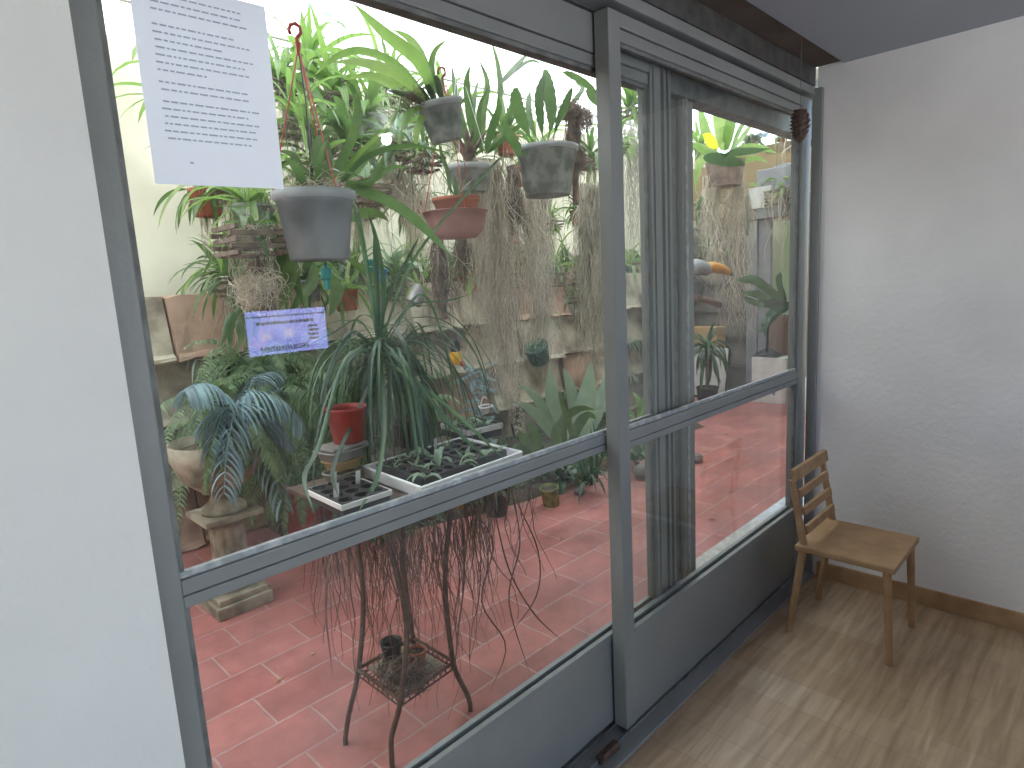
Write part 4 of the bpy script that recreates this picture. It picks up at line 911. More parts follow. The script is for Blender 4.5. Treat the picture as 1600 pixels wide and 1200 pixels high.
# ---- hanging leafy plants high in the court (the bright backlit mass)
def high_plants():
    rng = random.Random(88)
    specs = [(300, 170, 3.0, 'lime', 'strap', .5, .04, 'slat', 'lime basket plant hanging left of the typed sheet near the door edge'),
             (320, 300, 3.3, 'mid', 'lance', .4, .045, 'terra', 'terracotta pot plant hanging below and left of the typed sheet'),
             (480, 100, 3.6, 'lime', 'lance', .5, .05, 'slat', 'topmost backlit basket plant right of the red hook'),
             (540, 190, 3.5, 'mid', 'lance', .45, .05, 'slat', 'deep green basket plant between the red hanger and the white glare'),
             (630, 180, 3.6, 'mid', 'strap', .45, .035, 'slat', 'strappy basket plant right of the white glare behind the tilted pot'),
             (735, 260, 3.5, 'mid', 'lance', .4, .045, 'slat', 'dark basket plant behind the small pot on white strings'),
             (840, 240, 3.5, 'lime', 'lance', .4, .045, 'slat', 'backlit basket plant behind the tall cactus pot'),
             (800, 400, 3.6, 'mid', 'lance', .3, .035, 'terra', 'small terracotta pot hanging low behind the root beard, right side'),
             (925, 250, 3.3, 'mid', 'strap', .4, .035, 'slat', 'grassy basket plant just left of the centre post'),
             (1175, 215, 3.5, 'mid', 'lance', .4, .05, 'slat', 'dark basket plant behind the right hand orchid, near the crate'),
             (1222, 205, 3.3, 'lime', 'strap', .35, .035, 'terra', 'terracotta pot plant hanging at the upper right edge of the photo'),
             (1110, 390, 3.5, 'mid', 'strap', .3, .035, 'slat', 'small dark strappy plant hanging behind the toucan head'),
             (1205, 400, 3.3, 'mid', 'lance', .22, .03, 'slat', 'small leafy basket in front of the pale green panel'),
             (360, 440, 3.5, 'mid', 'strap', .4, .03, 'slat', 'low hanging grassy plant left of the ball of dry roots'),
             (480, 440, 3.5, 'mid', 'lance', .35, .045, 'plast_g', 'low hanging broad-leaved plant behind the teal hose connector'),
             (540, 455, 3.5, 'lime', 'strap', .35, .03, 'terra', 'low terracotta pot plant right of the teal hose connector'),
             (620, 450, 3.4, 'mid', 'lance', .3, .04, 'slat', 'low basket plant left of the speckled tin can'),
             (735, 430, 3.5, 'lime', 'paddle', .26, .06, 'terra', 'low round-leaved pot between the brown sticks and the root beard'),
             (900, 460, 3.5, 'mid', 'lance', .28, .04, 'slat', 'low basket plant beside the centre post above the concrete panels'),
             (462, 190, 3.0, 'lime', 'strap', .5, .034, 'slat', 'lime strappy basket plant high up, just right of the typed sheet'),
             (520, 150, 3.3, 'lime', 'lance', .45, .05, 'slat', 'bright backlit basket plant between the red hanger and the arching leaves'),
             (575, 185, 3.1, 'lime', 'lance', .42, .045, 'plast_g', 'backlit basket plant left of the white glare'),
             (545, 235, 2.8, 'mid', 'paddle', .3, .06, 'slat', 'round-leaved plant tucked behind the big frosted pot'),
             (620, 225, 2.9, 'pale', 'lance', .34, .035, 'slat', 'slatted basket of grey-green leaves at the white glare'),
             (660, 245, 2.7, 'mid', 'strap', .26, .016, 'slat', 'small plant with thin drooping leaves under the tilted grey pot'),
             (700, 190, 3.2, 'lime', 'lance', .4, .05, 'plast_g', 'lime broad-leaved plant between the tilted pot and the root beard'),
             (790, 215, 3.2, 'mid', 'lance', .3, .04, 'terra', 'terracotta pot with arching leaves left of the cactus pot'),
             (818, 262, 3.0, 'mid', 'strap', .2, .02, 'terra', 'tilted terracotta pot just left of the cactus pot rim'),
             (960, 225, 2.9, 'lime', 'lance', .35, .045, 'slat', 'basket plant behind the centre post'),
             (985, 170, 3.2, 'lime', 'lance', .4, .05, 'slat', 'tall lime plant seen just right of the centre post'),
             (395, 325, 2.5, 'lime', 'strap', .36, .035, 'plast_g', 'lime strappy plant below the typed sheet, left edge of the photo'),
             (560, 320, 2.9, 'mid', 'lance', .24, .035, 'slat', 'dark slatted basket right beside the big frosted pot'),
             (440, 130, 3.4, 'lime', 'strap', .55, .045, 'slat', 'tall strappy basket plant touching the right edge of the typed sheet'),
             (495, 265, 2.9, 'lime', 'lance', .4, .05, 'slat', 'leafy basket plant directly above the rim of the big frosted pot'),
             (605, 140, 3.5, 'lime', 'strap', .5, .03, 'slat', 'thin-leaved backlit basket plant above the white glare'),
             (590, 290, 3.3, 'mid', 'lance', .35, .04, 'slat', 'shaded basket plant below the white glare'),
             (645, 320, 3.4, 'mid', 'strap', .35, .03, 'terra', 'terracotta pot of drooping leaves left of the pink bowl'),
             (370, 290, 3.0, 'lime', 'lance', .45, .05, 'slat', 'large lime plant half covered by the typed sheet'),
             (760, 330, 3.3, 'mid', 'lance', .3, .035, 'terra', 'small leafy pot caught in the broad root beard'),
             (860, 345, 3.4, 'lime', 'strap', .35, .025, 'slat', 'grassy basket plant under the cactus pot'),
             (905, 330, 3.4, 'mid', 'lance', .3, .035, 'terra', 'small terracotta pot hanging left of the centre post'),
             (1095, 230, 3.4, 'lime', 'lance', .5, .055, 'plast_g', 'lime plant just right of the rear door stile'),
             (1100, 330, 3.3, 'mid', 'strap', .3, .04, 'white', 'small plant in a white pot right of the rear door stile')]
    for px, py, Y, lm, kd, L, w, pm, lab in specs:
        P = at(px, py, Y); t = thing('hanging_plant', lab, 'hanging plant', P, 'basket plants hanging high in the court')
        mb = MB()
        if pm == 'slat':
            for k in range(4):
                s = .055+.008*k; z = P.z-.07+.02*k
                for sg in (-1, 1):
                    if k % 2: mb.obox((P.x, P.y+sg*s, z), (s*1.15, 0, 0), (0, .006, 0), (0, 0, .006))
                    else: mb.obox((P.x+sg*s, P.y, z), (.006, 0, 0), (0, s*1.15, 0), (0, 0, .006))
            for k in range(4): mb.obox((P.x-.04+.027*k, P.y, P.z-.078), (.006, 0, 0), (0, .06, 0), (0, 0, .003))
            mb.build('basket', 'slat', t)
        else: pot_mesh(mb, .08, .06, .13, P-V((0, 0, .12)), (rng.uniform(-.2, .2), 0, 1)); mb.build('pot', pm, t, True)
        mb = MB(); rosette(mb, P, rng, 24, L, w, (.25, 1.5), 1.5, kd, .3, jr=.03)
        if kd != 'paddle': rosette(mb, P, rng, 8, L*.8, w*.8, (-.3, .3), 1.8, kd, .3, jr=.03)
        mb.build('leaves', lm, t, True)
        mb = MB(); clump(mb, P-V((0, 0, .01)), rng, 60, .07, .0018, .6); strands(mb, P-V((0, 0, .05)), rng, 40, .35, .07, .2, .3, .0015, 9, fuzz=.15); mb.build('roots', 'root', t)
        mb = MB()
        for a in (0, 2.1, 4.2): mb.tube([P+V((.06*math.cos(a), .06*math.sin(a), .0)), P+V((0, 0, .35)), (P.x, P.y, 2.95)], .0011, 3)
        mb.build('hanging_wire', 'wire', t)
high_plants()

# ---- middle-depth mounts and small things at the left
t = thing('hanging_plant', 'hanging plant with broad dark pointed leaves drooping below the big frosted pot', 'hanging plant', at(440, 400, 2.3))
mb = MB(); rng = random.Random(91)
for px, w, y in [([(440, 350), (436, 400), (420, 450), (416, 495)], .05, 2.3), ([(442, 360), (446, 410), (448, 440), (436, 485)], .085, 2.25), ([(444, 380), (458, 420), (466, 450), (476, 482)], .03, 2.2),
                 ([(490, 410), (486, 440), (468, 465), (452, 490)], .05, 2.3), ([(515, 440), (525, 450), (520, 475), (514, 495)], .06, 2.35), ([(432, 345), (418, 340), (412, 360), (414, 388)], .06, 2.3),
                 ([(540, 400), (570, 425), (595, 450), (612, 475)], .035, 2.3), ([(380, 430), (400, 415), (420, 410), (430, 414)], .03, 2.3), ([(540, 345), (560, 335), (590, 335), (608, 346)], .05, 2.4)]:
    leafp(mb, px, 2.35, y, w, 'lance', 14, .3, .4)
mb.build('leaves', 'mid', t, True)
mb = MB(); strands(mb, at(440, 330, 2.35), rng, 40, .3, .06, .2, .4, .0025, 9); mb.tube([at(440, 350, 2.35), V((at(440, 350, 2.35).x, 2.35, 2.95))], .0012, 4); mb.build('roots', 'root', t)
P = at(405, 445, 2.3); t = thing('mounted_orchid', 'tangled ball of dry roots with hanging leaves, left of the bluish reflection', 'plant', P, 'hanging bare root mounts')
mb = MB(); clump(mb, P, rng, 260, .07, .0017, .9, .16); strands(mb, P-V((.03, 0, 0)), rng, 40, .16, .05, .4, .4, .0025, 8); mb.build('roots', 'root', t)
mb = MB(); mb.tube([P+V((0, 0, .09)), P-V((-.02, 0, .1))], [.03, .035], 8); mb.build('bark_stick', 'droot', t)
mb = MB()
for px in [[(375, 480), (362, 500), (358, 530), (360, 552)], [(380, 490), (374, 510), (376, 530), (368, 555)], [(385, 485), (388, 505), (388, 530), (385, 548)], [(378, 485), (360, 495), (352, 520), (345, 540)], [(390, 480), (400, 500), (398, 520), (404, 535)]]: leafp(mb, px, 2.28, 2.25, .03, 'lance', 10, .3, .4)
mb.build('leaves', 'mid', t, True); line(P, (P.x, P.y, 2.95), t)
def basket(lab, px, py, Y, w=.12, lv='mid'):
    P = at(px, py, Y); t = thing('slatted_basket', lab, 'basket', P, 'weathered slatted baskets')
    mb = MB()
    for k in range(5):
        z = P.z+.022*k
        for sg in (-1, 1):
            if k % 2: mb.obox((P.x, P.y+sg*w*.5, z), (w*.62, 0, 0), (0, .007, 0), (0, 0, .008))
            else: mb.obox((P.x+sg*w*.5, P.y, z), (.007, 0, 0), (0, w*.62, 0), (0, 0, .008))
    for k in range(5): mb.obox((P.x-w*.4+w*.2*k, P.y, P.z-.010), (.007, 0, 0), (0, w*.55, 0), (0, 0, .003))
    mb.build('slats', 'slat', t); mb = MB(); clump(mb, P+V((0, 0, .07)), rng, 120, w*.5, .0017, .6); strands(mb, P, rng, 30, .18, w*.5, .2, .4, .0015, 8); mb.build('roots', 'root', t)
    mb = MB(); rosette(mb, P+V((0, 0, .08)), rng, 9, .2, .035, (.2, 1.4), 1.4, 'lance'); mb.build('leaves', lv, t, True)
    mb = MB()
    for a in (0, 2.1, 4.2): mb.tube([P+V((w*.5*math.cos(a), w*.5*math.sin(a), .08)), P+V((0, 0, .4)), (P.x, P.y, 2.95)], .0011, 3)
    mb.build('hanging_wire', 'wire', t)
basket('weathered slatted basket left of the big frosted pot, below the typed sheet', 393, 396, 2.3, .17)
basket('dark slatted basket just right of the big frosted pot rim', 573, 318, 2.5, .16, 'pale')
basket('brown slatted basket left of the centre post above the concrete panels', 885, 445, 3.2, .16)
P = at(510, 430, 1.68); t = thing('hose_connector', 'teal hose connector hanging under the big frosted pot', 'connector', P)
mb = MB(); k_ = mpp(P); mb.lathe([(.001, -22*k_), (4*k_, -22*k_), (4.5*k_, -8*k_), (8*k_, -5*k_), (8.5*k_, 10*k_), (7*k_, 12*k_), (4*k_, 13*k_), (2*k_, 20*k_), (.001, 20*k_)], P, 14); mb.build('body', 'teal', t)
mb = MB(); mb.tube([P+V((0, 0, 18*k_)), (P.x, P.y, c.z if False else at(508, 406, 1.68).z)], .003, 6); mb.build('nozzle', 'black', t)
P = at(586, 422, 3.95); P.z = 1.45
t = thing('cup', 'teal plastic cup standing on the wall top among the leaves', 'cup', P); mb = MB(); pot_mesh(mb, .055, .042, .15, at(586, 438, 3.95), None, rim=.003); mb.build('cup', 'teal', t, True)
P = at(592, 436, 3.86); t = thing('cup', 'blue plastic scoop behind the teal cup on the wall top', 'cup', P); mb = MB(); pot_mesh(mb, .04, .03, .11, P-V((0, 0, .03)), (.4, 0, 1), rim=.003); mb.build('cup', 'bluep', t, True)
# tilted tin can with a small orchid
P = at(652, 462, 2.6); t = thing('hanging_pot', 'white speckled tin can tilted sideways with a small orchid', 'hanging pot', P)
mb = MB(); k_ = mpp(P); ax = V((.55, -.1, .8)).normalized(); pot_mesh(mb, 14*k_, 12*k_, 28*k_, P-ax*14*k_, ax, rim=.002, rimh=.006); mb.build('pot', 'can', t, True)
mb = MB(); rosette(mb, P+ax*12*k_, rng, 9, .22, .02, (.4, 1.4), 1.2, 'lance'); mb.build('leaves', 'lime', t, True); line(P+ax*.03, (P.x+.02, P.y, 2.95), t)
mb = MB(); clump(mb, P+ax*13*k_, rng, 40, .035, .0015); mb.build('roots', 'root', t)
# green mesh pot, tilted
P = at(840, 552, 2.9); t = thing('mesh_pot', 'dark green mesh pot hanging tilted above the large-leaved plant', 'pot', P)
k_ = mpp(P); ax = V((-.45, -.1, .85)).normalized(); q = V((0, 0, 1)).rotation_difference(ax); mb = MB()
for j in range(9):
    r = (15+.6*j)*k_; z = (-15+3.6*j)*k_; mb.tube([P+q @ V((r*math.cos(a*.2618), r*math.sin(a*.2618), z)) for a in range(25)], .002, 3, False)
for a in range(24): mb.tube([P+q @ V(((15+.6*j)*k_*math.cos(a*.2618), (15+.6*j)*k_*math.sin(a*.2618), (-15+3.6*j)*k_)) for j in (0, 8)], .002, 3)
mb.lathe([(.001, -15*k_), (14*k_, -15*k_), (17*k_, 10*k_), (.001, 8*k_)], P, 20, ax); mb.build('pot', mat('green_mesh', (.05, .1, .08), .6, (.09, .16, .13), 30), t)
mb = MB(); rosette(mb, P+ax*.05, rng, 12, .1, .012, (0, 1.2), 1, 'lance'); clump(mb, P+ax*.05, rng, 80, .06, .0015); mb.build('leaves', 'pale', t); line(P+ax*.04, (P.x-.03, P.y, 2.95), t)
# bird ornament
P = at(712, 552, 2.35); t = thing('bird_ornament', 'small painted wooden bird with black head and yellow belly hanging in front of the wall', 'ornament', P)
k_ = mpp(P)
mb = MB(); mb.lathe([(.001, -19*k_), (5*k_, -18*k_), (9*k_, -10*k_), (9.5*k_, -2*k_), (8*k_, 3*k_)], P, 16); mb.build('belly', 'yel', t, True)
mb = MB(); mb.lathe([(8*k_, 3*k_), (8.5*k_, 8*k_), (8.8*k_, 15*k_), (6.5*k_, 21*k_), (.001, 24*k_)], P, 16); mb.obox(P+V((.012, -.012, .035)), (.018, -.004, -.01), (.002, .005, 0), (0, 0, .004)); mb.build('head', 'bblack', t, True)
mb = MB(); mb.obox(P+V((.02, -.01, -.05)), (.02, 0, -.01), (0, .006, 0), (.0, 0, .012)); mb.build('tail', 'redp', t); line(P+V((0, 0, .05)), (P.x, P.y, 2.95), t)
P = at(808, 372, 3.6); t = thing('feeder', 'small orange plastic bottle hanging among pale roots', 'feeder', P); mb = MB(); mb.lathe([(.001, -.05), (.022, -.05), (.024, -.01), (.02, .0), (.024, .012), (.022, .04), (.008, .055), (.001, .055)], P, 12); mb.build('bottle', mat('orange_plastic', (.7, .12, .07), .4, transl=.3), t, True); line(P, (P.x, P.y, 2.95), t)

# ---- lower left: urn, pedestal, blue-grey palm, ferns, red planters
def lower_left():
    rng = random.Random(99)
    Pd = at(372, 870, 2.95); Pd = V((1.02, 2.98, 0))
    t = thing('pedestal', 'short fluted cast stone pedestal at the left edge of the photo', 'pedestal', Pd)
    zc = at(360, 800, 2.95).z
    mb = MB(); mb.obox((Pd.x, Pd.y, .03), (.13, 0, 0), (0, .13, 0), (0, 0, .03)); mb.obox((Pd.x, Pd.y, .075), (.115, 0, 0), (0, .115, 0), (0, 0, .014)); bevel(mb.build('plinth', 'stone', t), .006)
    mb = MB(); n = 48
    for (z0, z1) in ((.09, zc-.06),):
        vs = []
        for z in (z0, z1):
            for k in range(n): a = 2*math.pi*k/n; r = .078-.006*(k % 4 in (0, 1)); vs.append((Pd.x+r*math.cos(a), Pd.y+r*math.sin(a), z))
        mb.add(vs, [(k, (k+1) % n, n+(k+1) % n, n+k) for k in range(n)])
    mb.build('shaft', 'stone', t)
    mb = MB(); mb.lathe([(.08, 0), (.10, .015), (.085, .025), (.12, .045)], (Pd.x, Pd.y, zc-.06), 32); mb.obox((Pd.x, Pd.y, zc-.004), (.13, 0, 0), (0, .13, 0), (0, 0, .012)); mb.build('capital', 'stone', t)
    t = thing('urn', 'rough cast stone urn standing on the fluted pedestal', 'urn', (Pd.x, Pd.y, zc+.009))
    mb = MB(); z0 = zc+.009; mb.lathe([(.001, 0), (.10, 0), (.10, .02), (.06, .05), (.05, .08), (.08, .10), (.16, .17), (.20, .27), (.205, .34), (.19, .34), (.17, .27), (.001, .26)], (Pd.x, Pd.y, z0), 36); mb.build('bowl', 'stone', t, True)
    mb = MB(); mb.disc((Pd.x, Pd.y, z0+.30), .18, bumpy=.015, rng=rng); mb.build('soil', 'soil', t)
    # palm-like blue-grey fronds
    t = thing('blue_palm', 'blue-grey feathery palm arching out of the stone urn', 'plant', (Pd.x, Pd.y, z0+.3))
    mb = MB(); O = V((Pd.x, Pd.y, z0+.3)); tipO = at(395, 612, 2.75)
    def bfrond(px, Y0, Y1, W, n=26):
        m = len(px)-1; pts = spline([at(x, y, Y0+(Y1-Y0)*i/m) for i, (x, y) in enumerate(px)], n)
        mb.tube(pts, [.004*(1-.7*i/n) for i in range(n+1)], 4, False)
        for i in range(1, n+1):
            d = (pts[i]-pts[i-1]).normalized(); s = d.cross(V((0, 0, 1))); s = s.normalized() if s.length > .1 else V((1, 0, 0)); tt = i/n
            for sg in (-1, 1):
                q = (s*sg+d*.55+V((0, 0, rng.uniform(-.15, .15)))).normalized(); leaf(mb, pts[i], q, W*(.5+.5*math.sin(math.pi*tt)), .013, 1.6, 'strap', 5, .4, rng.uniform(-.3, .3))
    for px, y0, y1, W in [([(372, 700), (375, 640), (395, 615), (412, 680), (440, 780)], 2.95, 2.7, .22), ([(370, 700), (372, 650), (390, 612), (440, 625), (470, 660)], 2.95, 2.75, .2), ([(366, 700), (362, 650), (350, 640), (330, 700)], 2.95, 2.75, .22),
                          ([(372, 705), (378, 660), (372, 630), (355, 700), (350, 770)], 2.95, 2.6, .18), ([(374, 700), (395, 660), (420, 650), (455, 690)], 2.95, 2.8, .16), ([(370, 700), (350, 640), (320, 600), (290, 610)], 2.95, 2.8, .2), ([(370, 700), (376, 640), (400, 590), (430, 580)], 2.95, 3.1, .16)]:
        bfrond(px, y0, y1, W)
    mb.build('fronds', 'blue', t, True)
    # red planters
    specs = [((438, 505), 752, 3.3, 'narrow dark red square planter with a fern, left of the food tubs'), ((482, 530), 745, 3.45, 'second red planter half hidden behind the curved palm leaf')]
    for (x0, x1), yt, Y, lab in specs:
        a = at(x0, yt, Y); b = at(x1-12, yt, Y); w = (b-a).length/2*.8; cx = (a+b)/2; H = cx.z
        t = thing('red_planter', lab, 'planter', (cx.x, Y, 0), 'red square planters')
        mb = MB(); vs = []
        pr = [(.7, 0), (.92, H-.03), (1.02, H-.03), (1.04, H), (.9, H), (.85, H-.05)]
        for s_, z in pr: vs += [(cx.x+sx*w*s_, Y+sy*w*s_, z) for sx, sy in ((-1, -1), (1, -1), (1, 1), (-1, 1))]
        mb.add(vs, [(i*4+k, i*4+(k+1) % 4, i*4+4+(k+1) % 4, i*4+4+k) for i in range(5) for k in range(4)]+[(0, 1, 2, 3)]); bevel(mb.build('planter', 'redpl', t), .004)
        mb = MB(); mb.box(cx.x-w*.86, cx.x+w*.86, Y-w*.86, Y+w*.86, H-.06, H-.045); mb.build('soil', 'soil', t)
    def fern(lab, P, n, L, W, seed, el=(.2, 1.35), m='fern', az=(0, 6.283)):
        rng = random.Random(seed); t = thing('fern', lab, 'fern', P, 'ferns'); mb = MB()
        for i in range(n):
            a = az[0]+(az[1]-az[0])*(i+rng.random())/n; e = rng.uniform(*el)
            frond(mb, P+V((rng.uniform(-.02, .02), rng.uniform(-.02, .02), 0)), (math.cos(a)*math.cos(e), math.sin(a)*math.cos(e), math.sin(e)), L*rng.uniform(.6, 1.1), W*rng.uniform(.8, 1.1), rng.uniform(1.6, 3), rng, 30, .013)
        mb.build('fronds', m, t); mb = MB()
        for i in range(24):
            a = rng.random()*6.28; mb.tube([P, P+V((math.cos(a)*.03, math.sin(a)*.03, -.03))], .004, 4)
        mb.build('crown', 'droot', t); return t
    fern('sword fern arching out of the narrow red planter', at(468, 742, 3.36), 30, .5, .06, 1, (.35, 1.4))
    fern('sword fern behind the curved palm leaf, in the half hidden red planter', at(505, 742, 3.45), 26, .5, .055, 2)
    fern('pale sword fern low against the wall at the left edge', at(380, 690, 3.55), 30, .7, .06, 3)
    fern('tall sword fern just below the bluish reflection', at(455, 655, 3.6), 34, .62, .06, 4)
    fern('bright fern below the right corner of the bluish reflection', at(535, 640, 3.6), 26, .55, .055, 5)
    fern('large sword fern spilling down the wall below the ball of dry roots', at(400, 590, 3.6), 40, .6, .065, 7)
    fern('sword fern between the blue-grey palm and the bluish reflection', at(430, 625, 3.4), 36, .6, .065, 8)
    fern('sword fern right of the narrow red planter at wall height', at(500, 600, 3.65), 34, .55, .06, 9)
    fern('sword fern behind the crown of the ponytail palm', at(570, 620, 3.6), 34, .55, .06, 10)
    fern('sword fern right of the ponytail palm trunk', at(650, 640, 3.6), 30, .5, .06, 11)
    fern('drooping sword fern hanging over the rim of the stone urn', at(372, 662, 2.85), 22, .36, .06, 12, (-.2, 1.0))
    fern('sword fern behind the stone urn against the wall', at(345, 660, 3.4), 34, .6, .07, 13)
    fern('dark fern at the foot of the wall behind the food tubs', at(560, 760, 3.3), 24, .45, .05, 6)
lower_left()

# ---- plants of the bed in the middle and right of the left pane
def bed():
    rng = random.Random(111)
    def P0(x, y): p = atz(x, y, .06); return p
    t = thing('large_leaved_plant', 'plant with very large dull green upright leaves left of the centre post', 'plant', P0(875, 740))
    mb = MB(); 
    for px, w, y0, y1 in [([(880, 700), (872, 660), (862, 610), (858, 570)], .14, 3.3, 3.3), ([(905, 690), (912, 650), (920, 605), (924, 560)], .17, 3.1, 3.1), ([(870, 690), (850, 660), (830, 640), (800, 625)], .09, 3.2, 3.0),
                          ([(872, 690), (850, 640), (832, 615), (810, 600)], .08, 3.3, 3.2), ([(895, 690), (900, 650), (890, 600), (880, 575)], .12, 3.5, 3.6), ([(910, 690), (930, 650), (938, 620), (945, 590)], .13, 3.3, 3.4),
                          ([(880, 700), (900, 670), (925, 650), (950, 640)], .1, 3.0, 2.9)]: leafp(mb, px, y0, y1, w, 'lance', 14, .22, .2)
    mb.build('leaves', 'pale', t, True)
    t = thing('leafy_plant', 'glossy bright green plant in front of the very large leaves', 'plant', P0(890, 760))
    mb = MB()
    for px, w in [([(895, 690), (890, 660), (880, 635), (872, 612)], .05), ([(890, 700), (905, 665), (920, 650), (932, 655)], .09), ([(885, 700), (880, 660), (905, 640), (930, 640)], .08), ([(880, 705), (870, 680), (880, 660), (895, 655)], .09),
                  ([(830, 710), (822, 690), (815, 670), (805, 655)], .08), ([(835, 710), (840, 690), (832, 670), (822, 660)], .08), ([(835, 715), (820, 700), (805, 700), (795, 712)], .07)]: leafp(mb, px, 2.85, 2.8, w, 'lance', 12, .25, .5)
    mb.build('leaves', 'mid', t, True)
    def low(lab, x, y, kd, m, n, L, w, el=(.3, 1.3), z=.06, droop=1.5, name='bed_plant'):
        P = atz(x, y, z); t = thing(name, lab, 'plant', P, 'low plants in the bed'); mb = MB(); rosette(mb, P, rng, n, L, w, el, droop, kd, .3, jr=.05); mb.build('leaves', m, t, True)
    low('stemmy dark green clump at the right end of the bed by the centre post', 920, 755, 'strap', 'dark', 34, .4, .02, (.8, 1.5))
    low('dark leaved plant right behind the small yellowish pot', 880, 745, 'lance', 'dark', 16, .34, .06)
    low('broad green plant behind the white seedling tray', 800, 735, 'lance', 'mid', 20, .34, .06)
    low('pale green bushy plant below the broad root beard', 770, 720, 'paddle', 'pale', 34, .3, .05)
    low('dark bushy plant between the ponytail palm and the root beard', 725, 700, 'lance', 'dark', 34, .5, .05, (.6, 1.5))
    low('dull green bushy plant right of the ponytail palm, low down', 700, 735, 'lance', 'mid', 26, .3, .05)
    low('grey-green lacy shrub below the hanging bird', 745, 660, 'lance', 'pale', 60, .3, .022, (.2, 1.5))
    low('dark strappy plant just seen through the right door left of its rear stile', 990, 720, 'lance', 'dark', 14, .3, .07)
    low('lime tuft seen through the right door behind its rear stile', 1000, 660, 'paddle', 'lime', 24, .34, .07)
    # lacy grey shrub tall
    P = at(750, 640, 3.55); t = thing('lacy_shrub', 'tall lacy silvery shrub against the concrete panels under the bird', 'shrub', P); mb = MB()
    for i in range(60):
        a = rng.random()*6.28; e = rng.uniform(-.2, 1.3); frond(mb, P+V((rng.uniform(-.12, .12), rng.uniform(-.06, .06), rng.uniform(-.25, .35))), (math.cos(a)*math.cos(e), math.sin(a)*math.cos(e)-.2, math.sin(e)), .16, .035, 1.2, rng, 9, .012)
    mb.build('leaves', 'blue', t)
    # burro tail-like grey strand under mesh pot
    P = at(806, 560, 2.8); t = thing('trailing_plant', 'thick grey beaded trailing plant beside the mesh pot', 'plant', P); mb = MB(); L = 120*mpp(P)
    for i in range(700):
        z = -L*rng.random(); a = rng.random()*6.28; r = .03*(1+.3*math.sin(z*30)); q = P+V((math.cos(a)*r+.03*math.sin(z*7)-.05*z*0, math.sin(a)*r, z)); leaf(mb, q, (math.cos(a), math.sin(a), -.3), .022, .007, .5, 'lance', 3, .6)
    mb.build('stems', 'moss', t); line(P, (P.x, P.y, 2.95), t)
    for i, (px, lab) in enumerate([(530, 'spreading fern-like plant'), ]): pass
    # pots on the floor in front of the bed
    P = atz(776, 803, 0); t = thing('flower_pot', 'black plastic nursery pot on the floor below the rail', 'pot', P); mb = MB(); pot_mesh(mb, .085, .065, .15, P); mb.build('pot', 'black', t, True); mb = MB(); mb.disc(P+V((0, 0, .13)), .08, bumpy=.01, rng=rng); mb.build('soil', 'soil', t)
    mb = MB(); rosette(mb, P+V((0, 0, .13)), rng, 12, .25, .02, (.5, 1.4), 1.5, 'lance'); mb.build('leaves', 'dark', t, True)
    P = atz(862, 789, 0); t = thing('flower_pot', 'small yellow-green stained pot on the floor in front of the bed', 'pot', P); mb = MB(); pot_mesh(mb, .06, .05, .13, P, (-.15, 0, 1)); mb.build('pot', mat('mossy_yellow_pot', (.3, .27, .07), .8, (.06, .1, .04), 18), t, True); mb = MB(); mb.disc(P+V((0, 0, .11)), .055, (-.15, 0, 1), bumpy=.01, rng=rng); mb.build('soil', 'soil', t)
    P = atz(715, 800, 0); t = thing('flower_pot', 'ochre plastic pot on the floor behind the iron stand', 'pot', P); mb = MB(); pot_mesh(mb, .07, .055, .12, P); mb.build('pot', mat('ochre_plastic', (.45, .25, .06), .6, (.3, .15, .05), 12), t, True); mb = MB(); mb.disc(P+V((0, 0, .10)), .062, bumpy=.01, rng=rng); mb.build('soil', 'soil', t)
    P = atz(1088, 722, 0); t = thing('stone', 'dark stone on the red tiles right of the rear stile', 'stone', P); mb = MB(); mb.lathe([(.001, 0), (.06, .0), (.07, .03), (.05, .06), (.001, .07)], P, 9, sy=.7); mb.build('stone', 'slab_dark', t)
    for i, (x, y, s, lab) in enumerate([(690, 790, .09, 'grey rock edging the bed, left of the black nursery pot'), (905, 772, .05, 'small grey rock edging the bed, right of the yellowish pot'), (1008, 745, .11, 'rounded grey rock edging the bed behind the doors')]):
        P = atz(x, y, 0); t = thing('rock', lab, 'rock', P, 'rocks edging the bed'); mb = MB(); vs = []
        for j in range(6):
            for k in range(10): a = k*.6283; rr = s*math.sin(math.pi*(j+.5)/6)**.7*rng.uniform(.85, 1.1); vs.append(P+V((rr*math.cos(a), rr*.7*math.sin(a), s*.45*(1-math.cos(math.pi*(j+.5)/6)))))
        mb.add(vs, [(j*10+k, j*10+(k+1) % 10, j*10+10+(k+1) % 10, j*10+10+k) for j in range(5) for k in range(10)]+[tuple(range(50, 60))]); mb.build('rock', 'slab_dark', t, True)
    # tiny creeping ground cover
    mb = MB()
    for i in range(1500):
        u, v = rng.random(), rng.random()**1.3; x = 1.75+3.5*u; y = 2.95+.9*v; P = V((x, y, .04+.06*v)); a = rng.random()*6.28; leaf(mb, P, (math.cos(a), math.sin(a), rng.uniform(.3, 1.5)), rng.uniform(.05, .12), rng.uniform(.012, .03), 1.2, 'lance', 4, .3)
    o = mb.build('ground_cover', 'dark'); o['kind'] = 'stuff'; o['label'] = 'low dark creeping leaves covering the soil of the planting bed'; o['category'] = 'ground cover'
    # white handle
    P = at(758, 632, 2.9); t = thing('label_ring', 'white plastic ring lying on the dark leaves below the root beard', 'ring', P); mb = MB(); k_ = mpp(P)
    mb.tube([P+V((-.3*k_*30, 0, -8*k_)), P+V((-9*k_, 0, 2*k_)), P+V((-5*k_, 0, 11*k_)), P+V((1*k_, 0, 12*k_)), P+V((4*k_, 0, 8*k_))], .004, 6); mb.tube([P+V((11*k_*math.cos(a*.5), 11*k_*math.sin(a*.5), -3*k_+1*k_*math.cos(a*.5))) for a in range(13)], .005, 6); mb.build('ring', 'white', t, True)
bed()

